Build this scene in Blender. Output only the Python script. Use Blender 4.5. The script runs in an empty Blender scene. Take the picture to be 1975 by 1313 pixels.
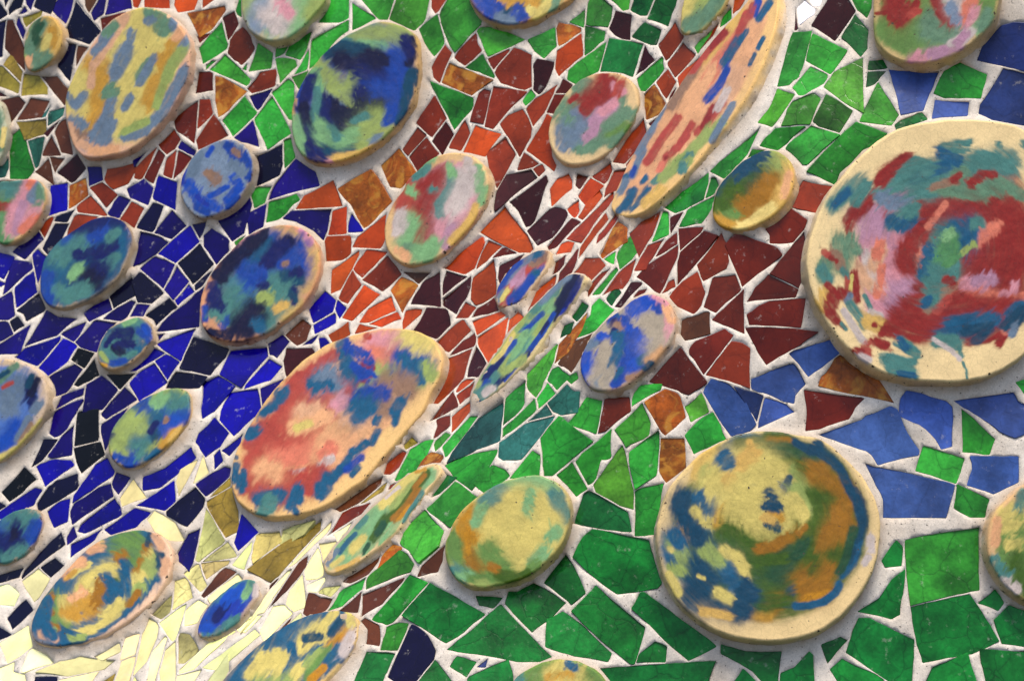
import bpy, math, random
import numpy as np
from mathutils import Vector, Matrix
from mathutils.geometry import delaunay_2d_cdt

random.seed(7)
RNG = np.random.RandomState(11)
SC = bpy.context.scene
COL = SC.collection

# ---------------------------------------------------------------- camera
W, H = 1975.0, 1313.0          # the photograph's frame, used as the unit of length on the wall
U = 0.0008                     # metres per unit
LENS = 85.0
D = W * LENS / 36.0            # distance camera - wall in units
PITCH = math.radians(-16)
CAM_LOC = Vector((0.0, -D * U, 2.6))
CAM_ROT = Matrix.Rotation(math.radians(90) + PITCH, 4, 'X')
CAM_M = Matrix.Translation(CAM_LOC) @ CAM_ROT
cd = bpy.data.cameras.new('camera'); cam = bpy.data.objects.new('camera', cd); COL.objects.link(cam)
cam.matrix_world = CAM_M
cd.lens = LENS; cd.sensor_width = 36.0; cd.clip_start = 0.05; cd.clip_end = 200.0
cd.dof.use_dof = True; cd.dof.focus_distance = D * U - 0.16; cd.dof.aperture_fstop = 9.0
SC.camera = cam

# ---------------------------------------------------------------- world, sun, exposure
def cam_dir_to_world(v):
    return (CAM_ROT.to_3x3() @ Vector(v)).normalized()
SUN_FROM = cam_dir_to_world((0.05, 0.94, 0.30))
world = bpy.data.worlds.new("World"); SC.world = world; world.use_nodes = True
wn = world.node_tree; wn.nodes.clear()
sky = wn.nodes.new('ShaderNodeTexSky'); sky.sky_type = 'NISHITA'; sky.sun_disc = False
sky.sun_elevation = math.asin(max(0.1, SUN_FROM.z)); sky.sun_rotation = math.atan2(SUN_FROM.x, SUN_FROM.y)
sky.air_density = 1.0; sky.dust_density = 4.0; sky.ozone_density = 0.3
bg = wn.nodes.new('ShaderNodeBackground'); bg.inputs['Strength'].default_value = 0.15
wo = wn.nodes.new('ShaderNodeOutputWorld')
wn.links.new(sky.outputs[0], bg.inputs[0]); wn.links.new(bg.outputs[0], wo.inputs[0])
sd = bpy.data.lights.new('sun', 'SUN'); sun = bpy.data.objects.new('sun', sd); COL.objects.link(sun)
sd.energy = 1.75; sd.angle = math.radians(20); sd.color = (1.0, 0.93, 0.81)
sun.rotation_euler = SUN_FROM.to_track_quat('Z', 'Y').to_euler()
SC.view_settings.view_transform = 'Standard'; SC.view_settings.look = 'None'
SC.view_settings.gamma = 1.0; SC.view_settings.use_curve_mapping = False
SC.view_settings.exposure = 0.68

# ---------------------------------------------------------------- traced data (units on the wall)
TILES = """
N -17,47 -15,-14 -1,6 14,26 14,30
N 2,-17 29,-17 10,16
N 26,1 50,-13 42,16 32,19 17,31 16,18
B 54,-17 73,-17 60,22 50,9 49,0
N 76,-17 115,-17 99,29 68,16 65,14
B 121,-17 148,-17 138,20 128,48 99,20
N 194,63 173,87 126,72 123,69 147,2 194,59
W 164,-17 196,-17 172,26 169,22 164,12
B 199,-17 209,-17 200,27 182,41 180,39 175,26 187,5
B 212,-17 249,-17 255,17 234,22 212,28 202,30
B 48,12 54,23 47,27 35,29
B 47,55 50,61 45,78 40,69 31,48 36,31
L 84,19 80,32 50,54 44,41 44,34
R 244,24 224,47 197,62 193,36
N -8,45 12,39 5,111 -17,111 -17,50
W 14,39 25,39 47,93 49,139 9,94
N 120,80 148,86 135,158 111,129
W 150,89 171,92 147,130 147,105
L 22,103 44,139 41,160 6,126
L 39,162 36,182 -17,163 -17,128 5,128
L 46,142 76,147 90,166 92,169 92,183 40,186
W 79,148 110,147 134,174 125,205 89,160
K -17,168 16,187 -17,186
W 2,195 37,186 50,199 42,211 19,241
W 59,189 96,195 81,227 32,232
T 88,226 80,228 77,228 98,203
T 125,207 122,223 116,228 92,244 92,223 95,216
L 47,271 31,235 89,230 89,259
K 84,258 116,231 92,265
W 118,233 127,230 142,300 119,295 117,292 116,289 105,256 111,242
G 19,264 40,246 49,264 67,328 53,346 19,346
T 71,267 87,264 75,320 71,324 68,325 53,272
W 82,301 83,294 100,261 101,264 110,283 115,292 119,301
W 105,359 67,332 94,305 97,315 99,318
W 101,303 126,306 106,335 96,303
K 149,297 166,323 166,327 146,350 138,354 110,334 111,332
T -17,324 17,305 17,323 10,342 -17,345
T -17,351 4,349 48,349 51,367 -17,367
O 253,-17 279,-17 266,16 257,14 253,-7
O 281,-17 325,-17 328,17 278,14 278,-8
O 342,-17 388,-17 375,20 354,24 343,25 336,11
O 392,-17 432,-15 391,17
A 434,11 436,21 414,52 409,58 385,74 361,26
R 380,71 407,64 400,72 385,85
G 409,117 418,118 413,122 397,137 406,119
M 411,142 411,175 377,181 384,139 406,139
M 375,278 342,254 339,249 336,230 382,194 379,234
R 385,192 405,192 411,219 407,225 380,250
R 412,221 441,262 382,290 378,271
R 338,288 322,299 311,289 305,280 336,249 349,269
B 350,272 379,291 375,302 342,286
B 259,323 255,310 283,294
O 269,347 258,344 261,325 271,313 303,284 275,344
M 278,343 284,330 306,287 314,295 319,300 296,355
R 338,310 332,345 323,342 314,338 319,313 322,305 340,289
M 355,295 371,305 350,333 334,346 344,290 351,293
O 260,314 264,326 247,355 218,366 212,361 206,356 201,347 201,343 206,326
M 431,33 452,22 461,47 440,79 439,76 429,36
G 392,125 384,94 428,42 440,87 438,95
R 468,52 484,71 492,93 490,99 475,119 466,127 452,117 439,103 444,77 452,65
G 498,83 527,103 525,121 523,133 515,134 479,139
G 484,154 481,162 476,167 404,135 434,105
G 477,121 475,137 467,134
G 406,121 413,118 397,136 398,126
G 459,5 465,-15 467,35 457,29 454,21
G 533,84 560,80 549,103 530,112
G 564,78 602,61 592,94 580,116 549,107
G 536,112 563,114 570,116 573,128 540,162 533,126 531,114
G 673,39 673,60 650,77 622,113 596,135 600,77
G 594,96 596,101 594,125 592,135 586,138 567,145
G 595,137 577,174 562,149
G 638,-17 673,-17 673,36 663,42 654,45 613,45
G 679,6 722,32 726,37 679,60
G 683,-16 766,-17 748,39 731,39
G 769,-17 832,-17 821,37 817,44 800,61 750,38
R 534,141 531,167 503,177 486,181 476,171 502,139 532,134
B 491,207 481,186 527,171 509,199 497,214
G 556,152 565,158 568,163 570,234 557,231 524,180 526,177
G 530,195 537,207 562,258 516,289 492,239 490,230 525,186
A 415,147 431,150 477,177 441,214 421,227 415,195
G 449,264 428,233 470,188 472,186 497,218 489,227
B 500,284 466,275 451,266 488,232
N 545,278 546,318 540,339 487,364 490,304
G 550,269 561,266 570,303 549,326 547,271
B 528,358 564,313 571,306 609,332 617,358 614,360 516,387
A 803,332 774,364 752,361 734,319 770,285 796,321
R 835,-17 870,-17 846,23 840,28 832,15 832,-3
G 872,-17 903,-17 923,21 932,39 928,47 877,102 868,90 851,47 847,30 857,9
G 849,98 837,110 818,82 808,57 818,47 844,28 858,84
R 859,87 872,103 848,161 835,149 832,130
R 920,69 921,85 930,98 912,116 897,128 876,112 881,102 906,75 918,64
G 926,53 955,53 1013,77 941,110 936,100 927,76 924,71 919,60
G 1030,99 1017,77 1071,53 1074,90 1049,114
R 981,95 984,98 952,135 940,114
G 954,146 954,152 935,145 916,138 897,131 924,109 931,104
A 952,154 931,169 910,185 851,160 867,121 909,138
R 991,92 1026,107 1026,168 1013,174 1001,172 966,161 958,149 954,141 958,131
K 1068,130 1054,168 1045,180 1039,183 1030,176 1028,173 1028,126 1036,114 1069,120
G 913,189 913,205 910,212 876,252 868,236 863,224 829,157 887,178 900,184
M 933,171 947,175 932,240 906,235 923,179
R 951,250 934,245 951,166 1017,177
G 1014,205 1007,196 1024,172 1034,185
R 1050,218 1028,245 1014,211 1018,205 1031,191 1076,163 1067,184
M 1105,164 1096,181 1071,181 1073,177 1086,152
M 1097,183 1073,221 1063,219 1053,218 1070,183
G 1097,43 1128,18 1126,54
G 1142,-19 1182,13 1179,35 1173,53 1140,51 1130,48 1133,9
A 1078,44 1104,48 1112,51 1121,54 1121,62 1091,83 1077,90 1076,83 1073,55
G 1168,61 1165,79 1146,95 1127,109 1127,81 1128,50
O 1121,65 1124,89 1125,108 1078,148 1070,133 1074,98
G 1155,138 1113,164 1102,159 1093,154 1096,136 1112,122 1170,81
R 838,184 848,202 862,229 833,266 817,252 802,238
R 787,301 779,293 776,289 805,245 824,261
M 860,235 876,260 854,301 833,273 852,246
R 897,231 907,257 901,271 889,292 865,286 885,249 891,238
R 848,297 807,334 788,303 823,265
O 968,259 936,303 893,294 917,241
R 1008,211 1018,226 1026,247 1024,265 1002,304 991,285 982,268 975,259 969,249 964,240 979,223
R 992,292 995,298 959,364 946,340 937,296 975,264
O 1069,230 1063,264 1065,302 1074,320 1069,332 1014,290 1055,220
R 1007,328 997,329 1009,297 1010,294 1040,316 1028,323
R 1047,318 1052,329 1039,342 1027,326 1045,317
R 1181,330 1173,348 1166,356 1149,347 1141,341 1178,312
R 1165,381 1168,365 1184,329 1211,325 1196,366
G 1162,-15 1219,-17 1213,19 1203,22 1200,21
D 1228,-17 1267,-17 1248,31 1235,31 1215,21
D 1269,-15 1312,-15 1303,14 1289,52 1248,37
K 1216,78 1213,78 1206,77 1200,76 1186,69 1174,56 1187,21 1219,29
D 1243,43 1276,58 1267,88 1256,88 1219,73 1219,70
D 1221,150 1201,142 1157,139 1175,74 1242,85
K 1244,87 1252,104 1264,117 1244,135 1225,148
R 1302,42 1314,66 1321,72 1311,86 1291,113 1284,118 1270,90 1270,86
R 1317,82 1343,106 1302,150 1287,126 1287,121
O 1418,-15 1446,-15 1426,18 1413,29 1413,23
G 1411,37 1388,55 1396,27 1411,15
R 1386,51 1376,70 1353,95 1349,98 1362,69 1388,44
G 1375,58 1370,70 1346,106 1339,92 1351,77
G 1279,113 1281,134 1263,158 1245,177 1237,177 1228,153 1231,150 1277,109
O 1288,134 1304,158 1285,192 1265,160 1272,150
O 1350,111 1331,143 1310,169 1306,150 1323,132
M 1305,169 1298,184 1288,198 1292,184
A 1262,163 1284,200 1270,222 1248,232 1245,230 1242,205 1242,182
M 1255,244 1250,239 1267,227
R 1205,317 1181,314 1208,268 1228,246 1242,227 1247,264
R 1225,300 1208,323 1207,318 1217,306
K 1533,14 1537,47 1539,56 1532,60
I 1552,1 1562,10 1565,12 1573,19 1570,29 1541,50 1537,16
I 1556,-15 1590,-15 1581,13 1569,13 1563,6
G 1548,132 1540,151 1522,165 1498,168 1515,105 1529,63 1566,60
G 1528,170 1563,129 1586,139 1597,145 1596,152 1589,162 1552,184 1549,185 1540,185
G 1534,182 1497,237 1489,246 1461,237 1482,211 1499,171
G 1570,179 1584,191 1562,240 1518,243 1506,243 1518,211 1528,196
G 1518,277 1500,291 1464,282 1476,266 1495,248 1554,243
G 1514,287 1521,277 1529,270 1564,242 1621,260 1557,318 1548,318
G 1467,244 1457,266 1442,298 1397,346 1369,331 1387,313
G 1450,288 1479,289 1458,302 1441,307 1446,297
R 1520,399 1549,348 1606,360 1584,414 1568,410 1538,403
K 1607,-15 1628,-15 1651,22 1610,80 1564,50
G 1636,-15 1684,-15 1681,17 1672,36 1653,20
D 1649,28 1675,58 1673,95 1660,111 1622,72 1647,32
G 1568,65 1634,97 1632,102 1602,145 1554,118 1566,68
G 1664,112 1667,219 1637,204 1588,169 1594,160 1608,140
G 1593,182 1619,196 1645,214 1619,257 1612,254 1591,248 1584,246 1579,245 1567,234 1573,222
G 1694,159 1717,194 1734,222 1719,243 1657,235 1692,161
D 1676,118 1703,115 1712,131 1709,133 1673,136
D 1686,138 1709,138 1697,151 1694,156 1687,163 1670,169 1673,139
S 1714,135 1812,138 1800,167 1781,214 1737,222 1731,192
G 1800,181 1820,138 1852,121 1904,144 1901,159 1892,190 1821,190
S 1803,193 1870,196 1867,224 1797,230
P 1884,117 1898,77 1932,49 1955,43 1992,46 1992,142
P 1992,246 1913,232 1887,220 1890,202 1935,132 1955,136 1992,145
D 1725,241 1737,232 1770,218 1778,217 1790,231 1755,243 1729,255
G 1712,258 1691,276 1664,290 1639,318 1620,334 1611,358 1582,343 1555,331 1586,296 1651,235 1678,245
P 1964,-14 1992,-15 1991,5
C 98,358 131,352 130,406 81,423 95,377
A 171,376 169,379 156,389 132,404 134,358 166,343
B 168,322 196,322 199,348 171,360 171,356
R 205,401 172,362 197,351 227,376
R 208,416 201,417 150,410 147,399 175,377
R 151,413 190,418 174,432 149,441 129,455 131,443 143,417
N 145,404 130,429 119,429 104,427 108,418
R 102,418 103,423 86,460 73,437 82,430 97,420
N 134,431 118,466 92,492 82,480 106,431
B 85,462 48,501 23,486 72,440
C -17,482 29,495 7,539 -17,529
B 4,570 11,538 23,500 61,506 64,518 15,562
C 73,480 92,496 81,525 73,549 62,491
C 50,533 65,523 67,532 68,535 72,564 45,585 30,595 28,572 28,554
C -17,534 13,547 -17,562
J 21,561 25,569 29,609 16,618 -17,615 -17,586
N 75,565 89,595 85,601 51,620 45,605 31,599
N 34,609 48,628 27,641 18,620
B -17,622 7,619 13,620 17,623 26,644 8,655 -17,668
B 39,683 -17,683 -17,674 59,626
J 90,597 112,611 150,615 110,648 47,669 48,666
J 123,640 168,620 154,647 143,660 139,658 117,645
J 228,622 202,646 187,680 155,670 145,660 181,619 185,617
J 161,604 208,569 217,597 214,600 193,611 172,621
J 252,579 263,582 245,613 234,620 198,616 217,600
J 277,611 250,611 264,586 290,588
N 210,569 254,534 266,568 219,596
N 253,543 269,524 277,528 284,535 292,542 308,556 316,566 293,586 272,584 265,583
N 283,605 327,574 340,589 342,592 301,630 295,616 280,609
J 269,518 291,499 299,494 322,502 338,510 315,557
J 365,543 334,579 316,559 341,512
C 343,590 337,580 364,548 376,563
C 339,508 304,490 367,434 373,444 385,466
J 270,446 285,449 296,452 311,457 326,468 301,491 256,515
J 360,436 331,462 297,450 332,405
N 295,391 316,397 300,442 294,449 278,445 263,440 266,433
R 279,402 260,441 231,424 254,389
B 229,377 239,380 253,386 230,422 212,417 207,411 221,387
B 296,363 286,397 268,389 250,382 244,365 247,362 255,358 277,345
C 342,351 339,406 295,384 295,376 303,345 306,339 324,345
B 370,433 401,427 385,461
J 408,440 439,460 442,464 442,484 417,511 392,475 392,454
N 342,508 385,469 413,509 372,549
N 410,521 391,551 389,553 378,561 376,559 375,550 391,534
J 393,553 386,597 384,631 301,641 313,622 335,602 360,584 377,566
B 291,647 319,643 298,668
N 373,649 442,672 442,675 435,690 406,725 345,710
B 477,370 483,383 486,395 471,450 447,467 437,452 420,426 429,414
G 483,369 486,367 499,360 524,360 523,363 511,392 490,403
B 508,438 479,454 476,412 514,394
G 572,374 579,385 577,388 558,404 554,411 538,424 512,430 518,389
B 562,407 584,406 640,403 632,444 624,465 605,446 580,433 545,421
O 570,404 586,378 643,347 661,398
O 669,451 632,454 641,407 669,398
C 678,411 681,415 686,423 701,445 699,447 671,449 671,434
O 648,455 677,455 677,489 670,496 660,502 629,505 626,465 630,456
O 745,413 743,464 734,480 679,477 689,457
A 716,326 757,389 723,425 708,438 701,441 693,429 676,395 655,372 652,368 651,364
O 693,492 657,559 638,567 640,520 693,482
O 723,482 748,486 745,490 699,536 686,526 681,519 690,503 707,481
R 775,529 738,563 698,540 747,492
R 693,555 671,586 660,582 657,580 652,575 680,521 697,549
O 702,549 733,568 679,619 659,613
A 774,533 799,544 807,550 797,567 776,604 753,560 767,540
C 604,624 595,596 627,561 648,579 642,602
C 649,583 651,578 654,580 669,594 655,615 646,597
C 648,608 648,623 607,645 604,627 646,603
W 584,615 601,629 592,656 589,659 573,667 554,651 550,647
O 672,620 676,645 644,665 633,646
O 755,570 764,599 712,622 692,622 710,595
O 767,601 774,615 736,631 710,625
O 728,632 699,641 683,644 693,624
O 815,596 812,606 777,637 776,621 782,599 801,595
C 615,644 602,663 581,667
G 461,460 474,454 456,476 451,467
K 1037,343 1006,365 978,389 953,408 957,372 976,337 1024,326
K 1053,338 1057,349 1043,392 1031,428 1023,437 1014,439 999,407 982,390
O 1097,335 1104,349 1104,365 1064,399 1060,365 1075,344
K 1071,399 1091,405 1094,409 1096,416 1076,448 1066,460 1037,475 1016,446 1060,403
O 995,426 1018,454 1030,481 1023,488 1001,488 926,449 947,425 973,396
O 934,469 916,518 897,530 853,517 883,492 931,456
O 942,463 963,472 969,475 939,505 919,519 919,516 933,479
M 998,489 949,498 968,479 975,477 983,481
O 953,500 957,538 957,568 947,575 933,584 917,589 908,577 912,536 951,500
K 992,515 964,549 960,536 963,512 1013,490
K 848,523 849,529 851,593 792,587 796,576 814,546 821,539
K 898,533 902,534 854,571 854,545 861,522 864,523 871,525
K 909,532 908,553 900,575 881,607 853,589 853,575
R 898,582 919,593 903,614 879,614
M 953,574 963,599 941,606 909,613 915,602 920,595
K 870,627 843,655 795,640 823,593 860,596 864,599
R 895,617 909,637 866,680 839,668 843,658 864,638 891,617
W 777,524 831,526 808,548 803,545 801,543 797,539 794,537
O 966,601 976,608 919,647 910,619
O 920,649 980,612 974,650 965,672 942,701 923,670 920,661
O 999,601 1011,613 978,644 982,616
M 1113,335 1136,341 1119,367 1110,359
O 1166,359 1130,397 1114,378 1139,344 1152,351
O 1155,361 1163,378 1130,419 1124,425 1114,420 1132,389
O 1118,408 1113,417 1109,421 1105,419 1093,404 1117,385
R 1184,366 1183,386 1167,406 1165,407 1137,447 1121,468 1111,466 1092,462 1120,433 1122,431
M 1073,478 1059,484 1055,476 1103,421 1109,423 1120,428
R 1188,411 1195,419 1168,456 1150,472 1154,455
O 1168,410 1174,424 1115,501 1118,478 1138,451 1144,441
A 1192,427 1210,440 1210,467 1162,500 1155,490 1174,456 1182,440
O 1108,468 1101,487 1071,492 1081,472 1085,469 1095,465
M 1103,527 1073,549 1078,527 1112,482 1116,479 1113,502
M 1088,510 1079,522 1064,531 1071,506 1092,491
O 1136,549 1130,530 1106,527 1128,497 1157,497 1169,512
G 1185,511 1167,502 1165,500 1183,488 1188,485
R 1178,518 1148,554 1138,569 1134,574 1132,557 1160,526
O 1073,529 1071,545 1070,549 1040,579 1017,601 1035,559 1067,532
G 1185,598 1148,638 1106,655 1122,623 1138,609 1141,590 1156,575
D 1123,582 1136,590 1129,603 1113,621 1102,612
A 1077,664 1134,601 1124,633 1095,682 1069,702
D 1101,643 1080,652 1088,628 1108,620
M 1037,681 1061,656 1057,671
G 1367,333 1366,353 1357,384 1320,405 1302,412 1280,400 1310,373
G 1371,342 1381,342 1387,358 1378,375 1360,383
G 1379,378 1373,403 1353,431 1318,438 1309,438 1326,405 1341,397
R 1213,451 1236,428 1275,407 1258,454 1232,497
G 1278,407 1289,409 1290,452 1286,455 1265,464 1257,467
M 1317,409 1303,436 1293,453 1292,420
R 1263,491 1259,497 1245,521 1223,523 1223,520 1234,498 1249,473 1282,459
M 1306,461 1306,471 1287,483 1281,487 1263,496 1270,484 1284,465 1305,448
M 1308,477 1306,496 1290,531 1283,548 1273,567 1264,563 1227,534 1244,514 1308,472
M 1357,438 1352,448 1311,484 1308,441
M 1358,445 1385,454 1383,457 1341,511 1329,525 1326,529 1315,540 1305,552 1304,549 1306,505 1312,486
R 1392,449 1404,474 1406,505 1401,518 1356,543 1348,522 1345,514 1344,511
R 1353,590 1340,605 1337,606 1307,592 1290,572 1315,544 1345,524 1361,566
R 1303,553 1286,562 1276,567 1288,544 1300,537
M 1421,448 1478,470 1488,473 1499,478 1509,490 1505,496 1486,512 1431,554 1409,500 1398,471
M 1557,424 1552,440 1530,468 1487,470 1484,469 1484,453 1475,441 1499,426 1520,402 1525,402
M 1551,446 1557,486 1554,525 1540,556 1498,535 1484,528
M 1540,558 1535,574 1440,582 1457,554 1482,529
M 1424,565 1400,584 1381,604 1362,595 1357,593 1374,536 1378,534 1418,529 1430,559
M 1436,644 1407,631 1372,617 1384,605 1435,557
M 1528,577 1554,576 1545,632 1445,627 1440,606 1463,590 1483,581
M 1438,632 1479,631 1536,634 1579,640 1543,666 1478,704 1462,681 1438,635
W 1359,601 1369,601 1370,644 1361,647 1321,657 1312,644 1315,618 1324,613
S 1531,676 1602,655 1614,665 1620,681 1559,727 1521,682
G 1217,452 1230,486 1219,501 1198,519 1195,520 1189,497 1191,487
R 1217,533 1212,543 1201,558 1186,558 1161,571 1193,526 1227,498
K 1239,546 1237,550 1200,592 1197,594 1185,592 1217,544 1236,544
M 1243,566 1221,575 1223,570 1232,560 1248,557
D 1188,550 1199,565 1180,591 1175,586 1168,577
C 28,689 48,671 117,648 115,657 73,707
C 122,653 145,663 150,668 131,698 93,726 74,710
J 104,720 145,702 160,712 129,757 100,767 95,727
X 183,681 167,706 163,711 137,694 151,671
X 182,692 192,724 175,734 150,746 142,742 150,731
B 196,724 224,747 228,752 206,781 198,790 158,796 167,741
J 106,791 119,763 162,748 160,761
J 128,781 160,769 160,772 130,827 116,840 105,844 94,836 102,795
X 151,793 191,788 191,842 189,850 143,861 148,799
X 203,877 157,913 147,891 142,866 143,864 194,852
J 98,884 91,879 120,839 143,819 139,878
N 84,846 112,847 81,888 60,901
C 77,894 95,887 106,885 138,888 144,897 87,939 69,899
X 2,949 47,900 71,924 43,951 18,968
N 150,912 152,936 147,944 76,988 70,972 78,959 93,938 108,926
C 68,940 83,944 66,974 18,999 -17,1004 -17,997
C 184,895 207,881 222,909 219,917 139,970 142,955
J 142,971 147,967 188,940 213,932 219,957 139,1013 135,995 135,985
B 224,910 252,920 228,954 218,941 217,938 215,931
J 240,746 264,769 265,772 241,787 204,809 195,801 195,797 225,762
J 247,787 228,817 203,871 201,864 194,834 194,822 196,817
X 205,722 262,720 231,752
C 322,739 305,751 269,775 261,760 254,748 249,739 265,722 273,715 298,700 323,736
C 262,716 250,717 295,670 314,678 319,681
C 320,683 338,692 347,698 323,733 311,715 298,696
N 338,716 382,722 401,726 385,749 319,749 330,727
C 376,852 382,836 414,804 435,827 442,835 425,862 396,882 386,867
C 368,861 379,883 314,937 308,941 277,946 275,944 275,919 318,902
Y 382,886 344,958 339,929 348,905 376,888
Y 394,884 403,912 372,934 384,898 391,879 393,882
B 377,935 379,932 397,919 434,899 446,903 443,919 403,954 397,958
N 377,938 386,949 395,960 395,966 392,978 361,1016 322,994 320,986
C 336,926 339,967 329,976 318,985 262,975
Y 280,961 235,977 231,961 257,923 283,959
C 444,676 515,668 517,682 517,688 465,748 423,722
B 517,663 545,645 559,659 534,691 527,685 520,685
C 519,691 545,706 522,734 473,750 470,751 474,742
B 502,749 548,730 531,759 506,788
C 390,736 421,724 443,737 453,744 414,793 390,809 387,788
C 497,749 501,765 504,786 504,792 475,818 451,841 442,831 423,810 426,792 439,766 446,757
K 553,671 602,671 610,683 580,701 553,730 546,696 551,673
C 614,651 627,651 638,666 618,678
C 469,835 464,856 443,880 427,869
C 431,889 413,906 412,878 424,866
L 444,920 445,937 403,960
L 443,941 447,940 459,985 462,1024 434,1037 398,976 398,966
R 784,873 770,901 753,915 739,915 746,892 779,868
G 811,854 819,850 837,847 818,894 803,911 764,928 760,925 791,866
L 795,842 807,854 782,868 778,859
W 734,935 690,971 656,987 643,980 680,952 740,917
L 748,927 739,948 705,968 693,972
R 765,930 753,943 748,944 752,935
M 867,687 877,673 893,657 915,642 918,650 918,660 915,668
R 845,779 833,779 854,737 863,692 911,672 895,730
K 939,701 923,728 901,728 903,710 908,694 918,666
O 914,731 917,731 884,757 880,757 879,755 886,742 892,736 901,731
R 916,735 907,764 887,781 880,764 886,758
R 828,813 874,755 885,784
R 868,820 863,826 845,841 838,845 835,845 843,821 840,810 847,806 868,801
O 909,773 907,794 902,800 871,834 871,804
G 907,802 923,802 863,880 858,882 852,862
G 859,833 870,838 850,861 839,871 836,857 839,850
A 854,877 856,882 850,893 833,893 805,903 813,889 831,871
T 970,769 971,783 965,850 960,853 928,865 911,873 861,893 871,873 922,807
G 1012,778 1008,786 984,809 970,821 975,768 1014,732
G 1035,791 995,826 967,846 969,826 1031,768
T 1066,800 1017,813 1054,780
T 1065,813 1006,886 970,888 960,881 963,853 1012,818 1022,814 1071,801
T 1106,754 1119,754 1115,796 1082,801 1066,794 1055,777 1094,741
G 1061,712 1057,719 1055,725 1044,752 1034,767 1018,752 1015,744 1016,722 1038,700 1075,663 1068,695
G 1070,757 1071,759 1038,789 1035,769 1056,738
G 1096,722 1100,727 1074,753 1064,740 1060,739 1055,733 1064,712 1077,706
G 1112,717 1116,730 1102,741 1089,729
W 1142,643 1126,683 1102,719 1087,707 1082,707 1075,702 1096,662
G 1131,765 1162,773 1150,837 1094,817 1119,783
R 1165,770 1185,765 1214,765 1217,793 1167,832 1153,835 1159,803
G 1083,804 1144,851 1066,918 1049,918 1046,898 1042,845 1075,805 1078,802
G 1179,827 1179,880 1176,885 1159,887 1150,922 1144,931 1134,936 1109,890 1122,875
G 1190,869 1200,858 1205,869 1222,946 1222,982 1197,976 1149,949 1144,935
G 1103,890 1134,943 1112,958 1073,916
D 1107,1009 1125,952 1134,946 1140,947 1211,987 1219,1026 1171,1022
G 1027,868 1042,877 1043,888 1040,921 982,923
G 959,874 940,906 910,947 876,922 858,898 869,892 912,875 960,866
G 951,896 975,905 984,917 978,924 935,952 912,933 927,911
D 856,915 882,919 876,926 847,953 832,960 843,934
G 877,928 886,932 925,962 868,1018 829,989 825,984 822,981
M 1398,634 1415,646 1373,703 1357,723 1329,682 1329,673 1341,658
R 1411,658 1431,661 1447,672 1447,749 1360,723
M 1313,669 1364,736 1361,741 1328,762 1314,758 1307,753 1252,736
S 1531,700 1540,712 1554,740 1553,742 1534,763 1532,779 1511,775 1474,758 1462,756 1449,750 1449,731 1488,714
S 1406,740 1440,776 1459,819 1447,831 1410,842 1376,791 1356,757 1360,746 1372,730
P 1415,745 1459,757 1473,763 1460,814 1443,788
S 1516,779 1533,794 1462,826 1463,813 1473,773 1476,766
G 1278,740 1274,752 1218,784 1218,779 1222,759 1234,743
A 1306,758 1312,765 1323,805 1283,840 1275,833 1242,775 1283,750
G 1255,815 1252,839 1241,847 1207,863 1185,829 1238,776
G 1353,757 1368,794 1332,815 1320,784 1340,770
G 1375,794 1390,820 1401,847 1338,876 1320,840 1346,812
A 1274,845 1320,845 1323,902 1285,931 1271,910
G 1269,897 1266,917 1224,944 1217,913 1213,888 1213,872 1269,829 1272,833
G 1231,942 1280,931 1268,1031 1227,1034 1224,1033 1224,947
A 1620,684 1644,695 1672,711 1697,734 1725,777 1636,759 1578,744 1584,726 1592,720 1609,692
M 1661,766 1668,768 1650,786 1638,808 1580,828 1553,831 1556,799 1550,751
S 1719,783 1731,789 1750,834 1773,868 1773,874 1771,878 1695,897 1692,896 1681,878 1671,870 1578,838 1662,809 1670,801 1714,784
S 1748,753 1780,759 1825,773 1837,784 1839,804 1837,861 1815,867 1804,847 1773,819 1734,802 1737,768
S 1839,773 1956,756 1964,773 1992,790 1992,830 1958,845 1929,833 1887,803 1857,786
G 1992,727 1991,784 1958,737
G 1854,788 1878,806 1920,846 1909,877 1897,877 1856,872
G 1765,908 1780,859 1820,871 1861,884 1844,933 1805,920 1775,911
S 1965,879 1965,930 1916,953 1864,936 1875,904 1870,879
S 1674,895 1688,900 1718,905 1809,926 1831,931 1842,935 1825,998 1703,998 1703,963 1689,936 1668,893
G 1846,933 1909,962 1900,998 1871,998 1839,980 1845,938
N -17,957 12,975 0,983 -17,991
C 91,986 105,973 115,966 135,961 133,984 131,1006 104,1018
C 221,960 232,976 236,992 228,998 164,1029 149,1025 155,1011
C 260,979 292,988 286,996 263,1017 214,1032 200,1021
B 129,1052 128,1036 139,1017 143,1014 150,1035
C 182,1042 146,1067 135,1076 136,1049 198,1019
B 372,1087 365,1103 342,1080 342,1067 362,1029 386,1018
Y 298,984 301,986 338,1006 358,1043 327,1043 298,1025 284,1002
N 118,1026 126,1049 110,1062 42,1117 40,1112 46,1100 76,1066
N -17,1113 47,1094 37,1113 -16,1129
N 106,1075 124,1090 98,1113 77,1094
Y 97,1115 77,1150 66,1161 42,1120 74,1095
Y 15,1126 37,1145 27,1168 -17,1165 -17,1132
N 50,1155 65,1176 24,1214 13,1192
N -17,1199 23,1223 16,1227 -17,1241
Y 55,1206 61,1234 64,1246 17,1278 14,1279 0,1240
Y 63,1249 91,1263 105,1277 98,1280 45,1297 40,1295 57,1253
Y 28,1275 25,1299 13,1331 -17,1331 -17,1297 13,1282
Y 47,1300 50,1331 16,1331 22,1293
N 67,1304 111,1304 105,1331 64,1331
Y 115,1275 155,1265 223,1272 201,1290 136,1303 131,1304 66,1296
Y 191,1294 172,1325 162,1331 108,1331 113,1311
L 210,1331 170,1329 223,1296
Y 230,1239 233,1251 232,1257 197,1274 181,1265
Y 242,1229 270,1221 260,1262 231,1273
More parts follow.
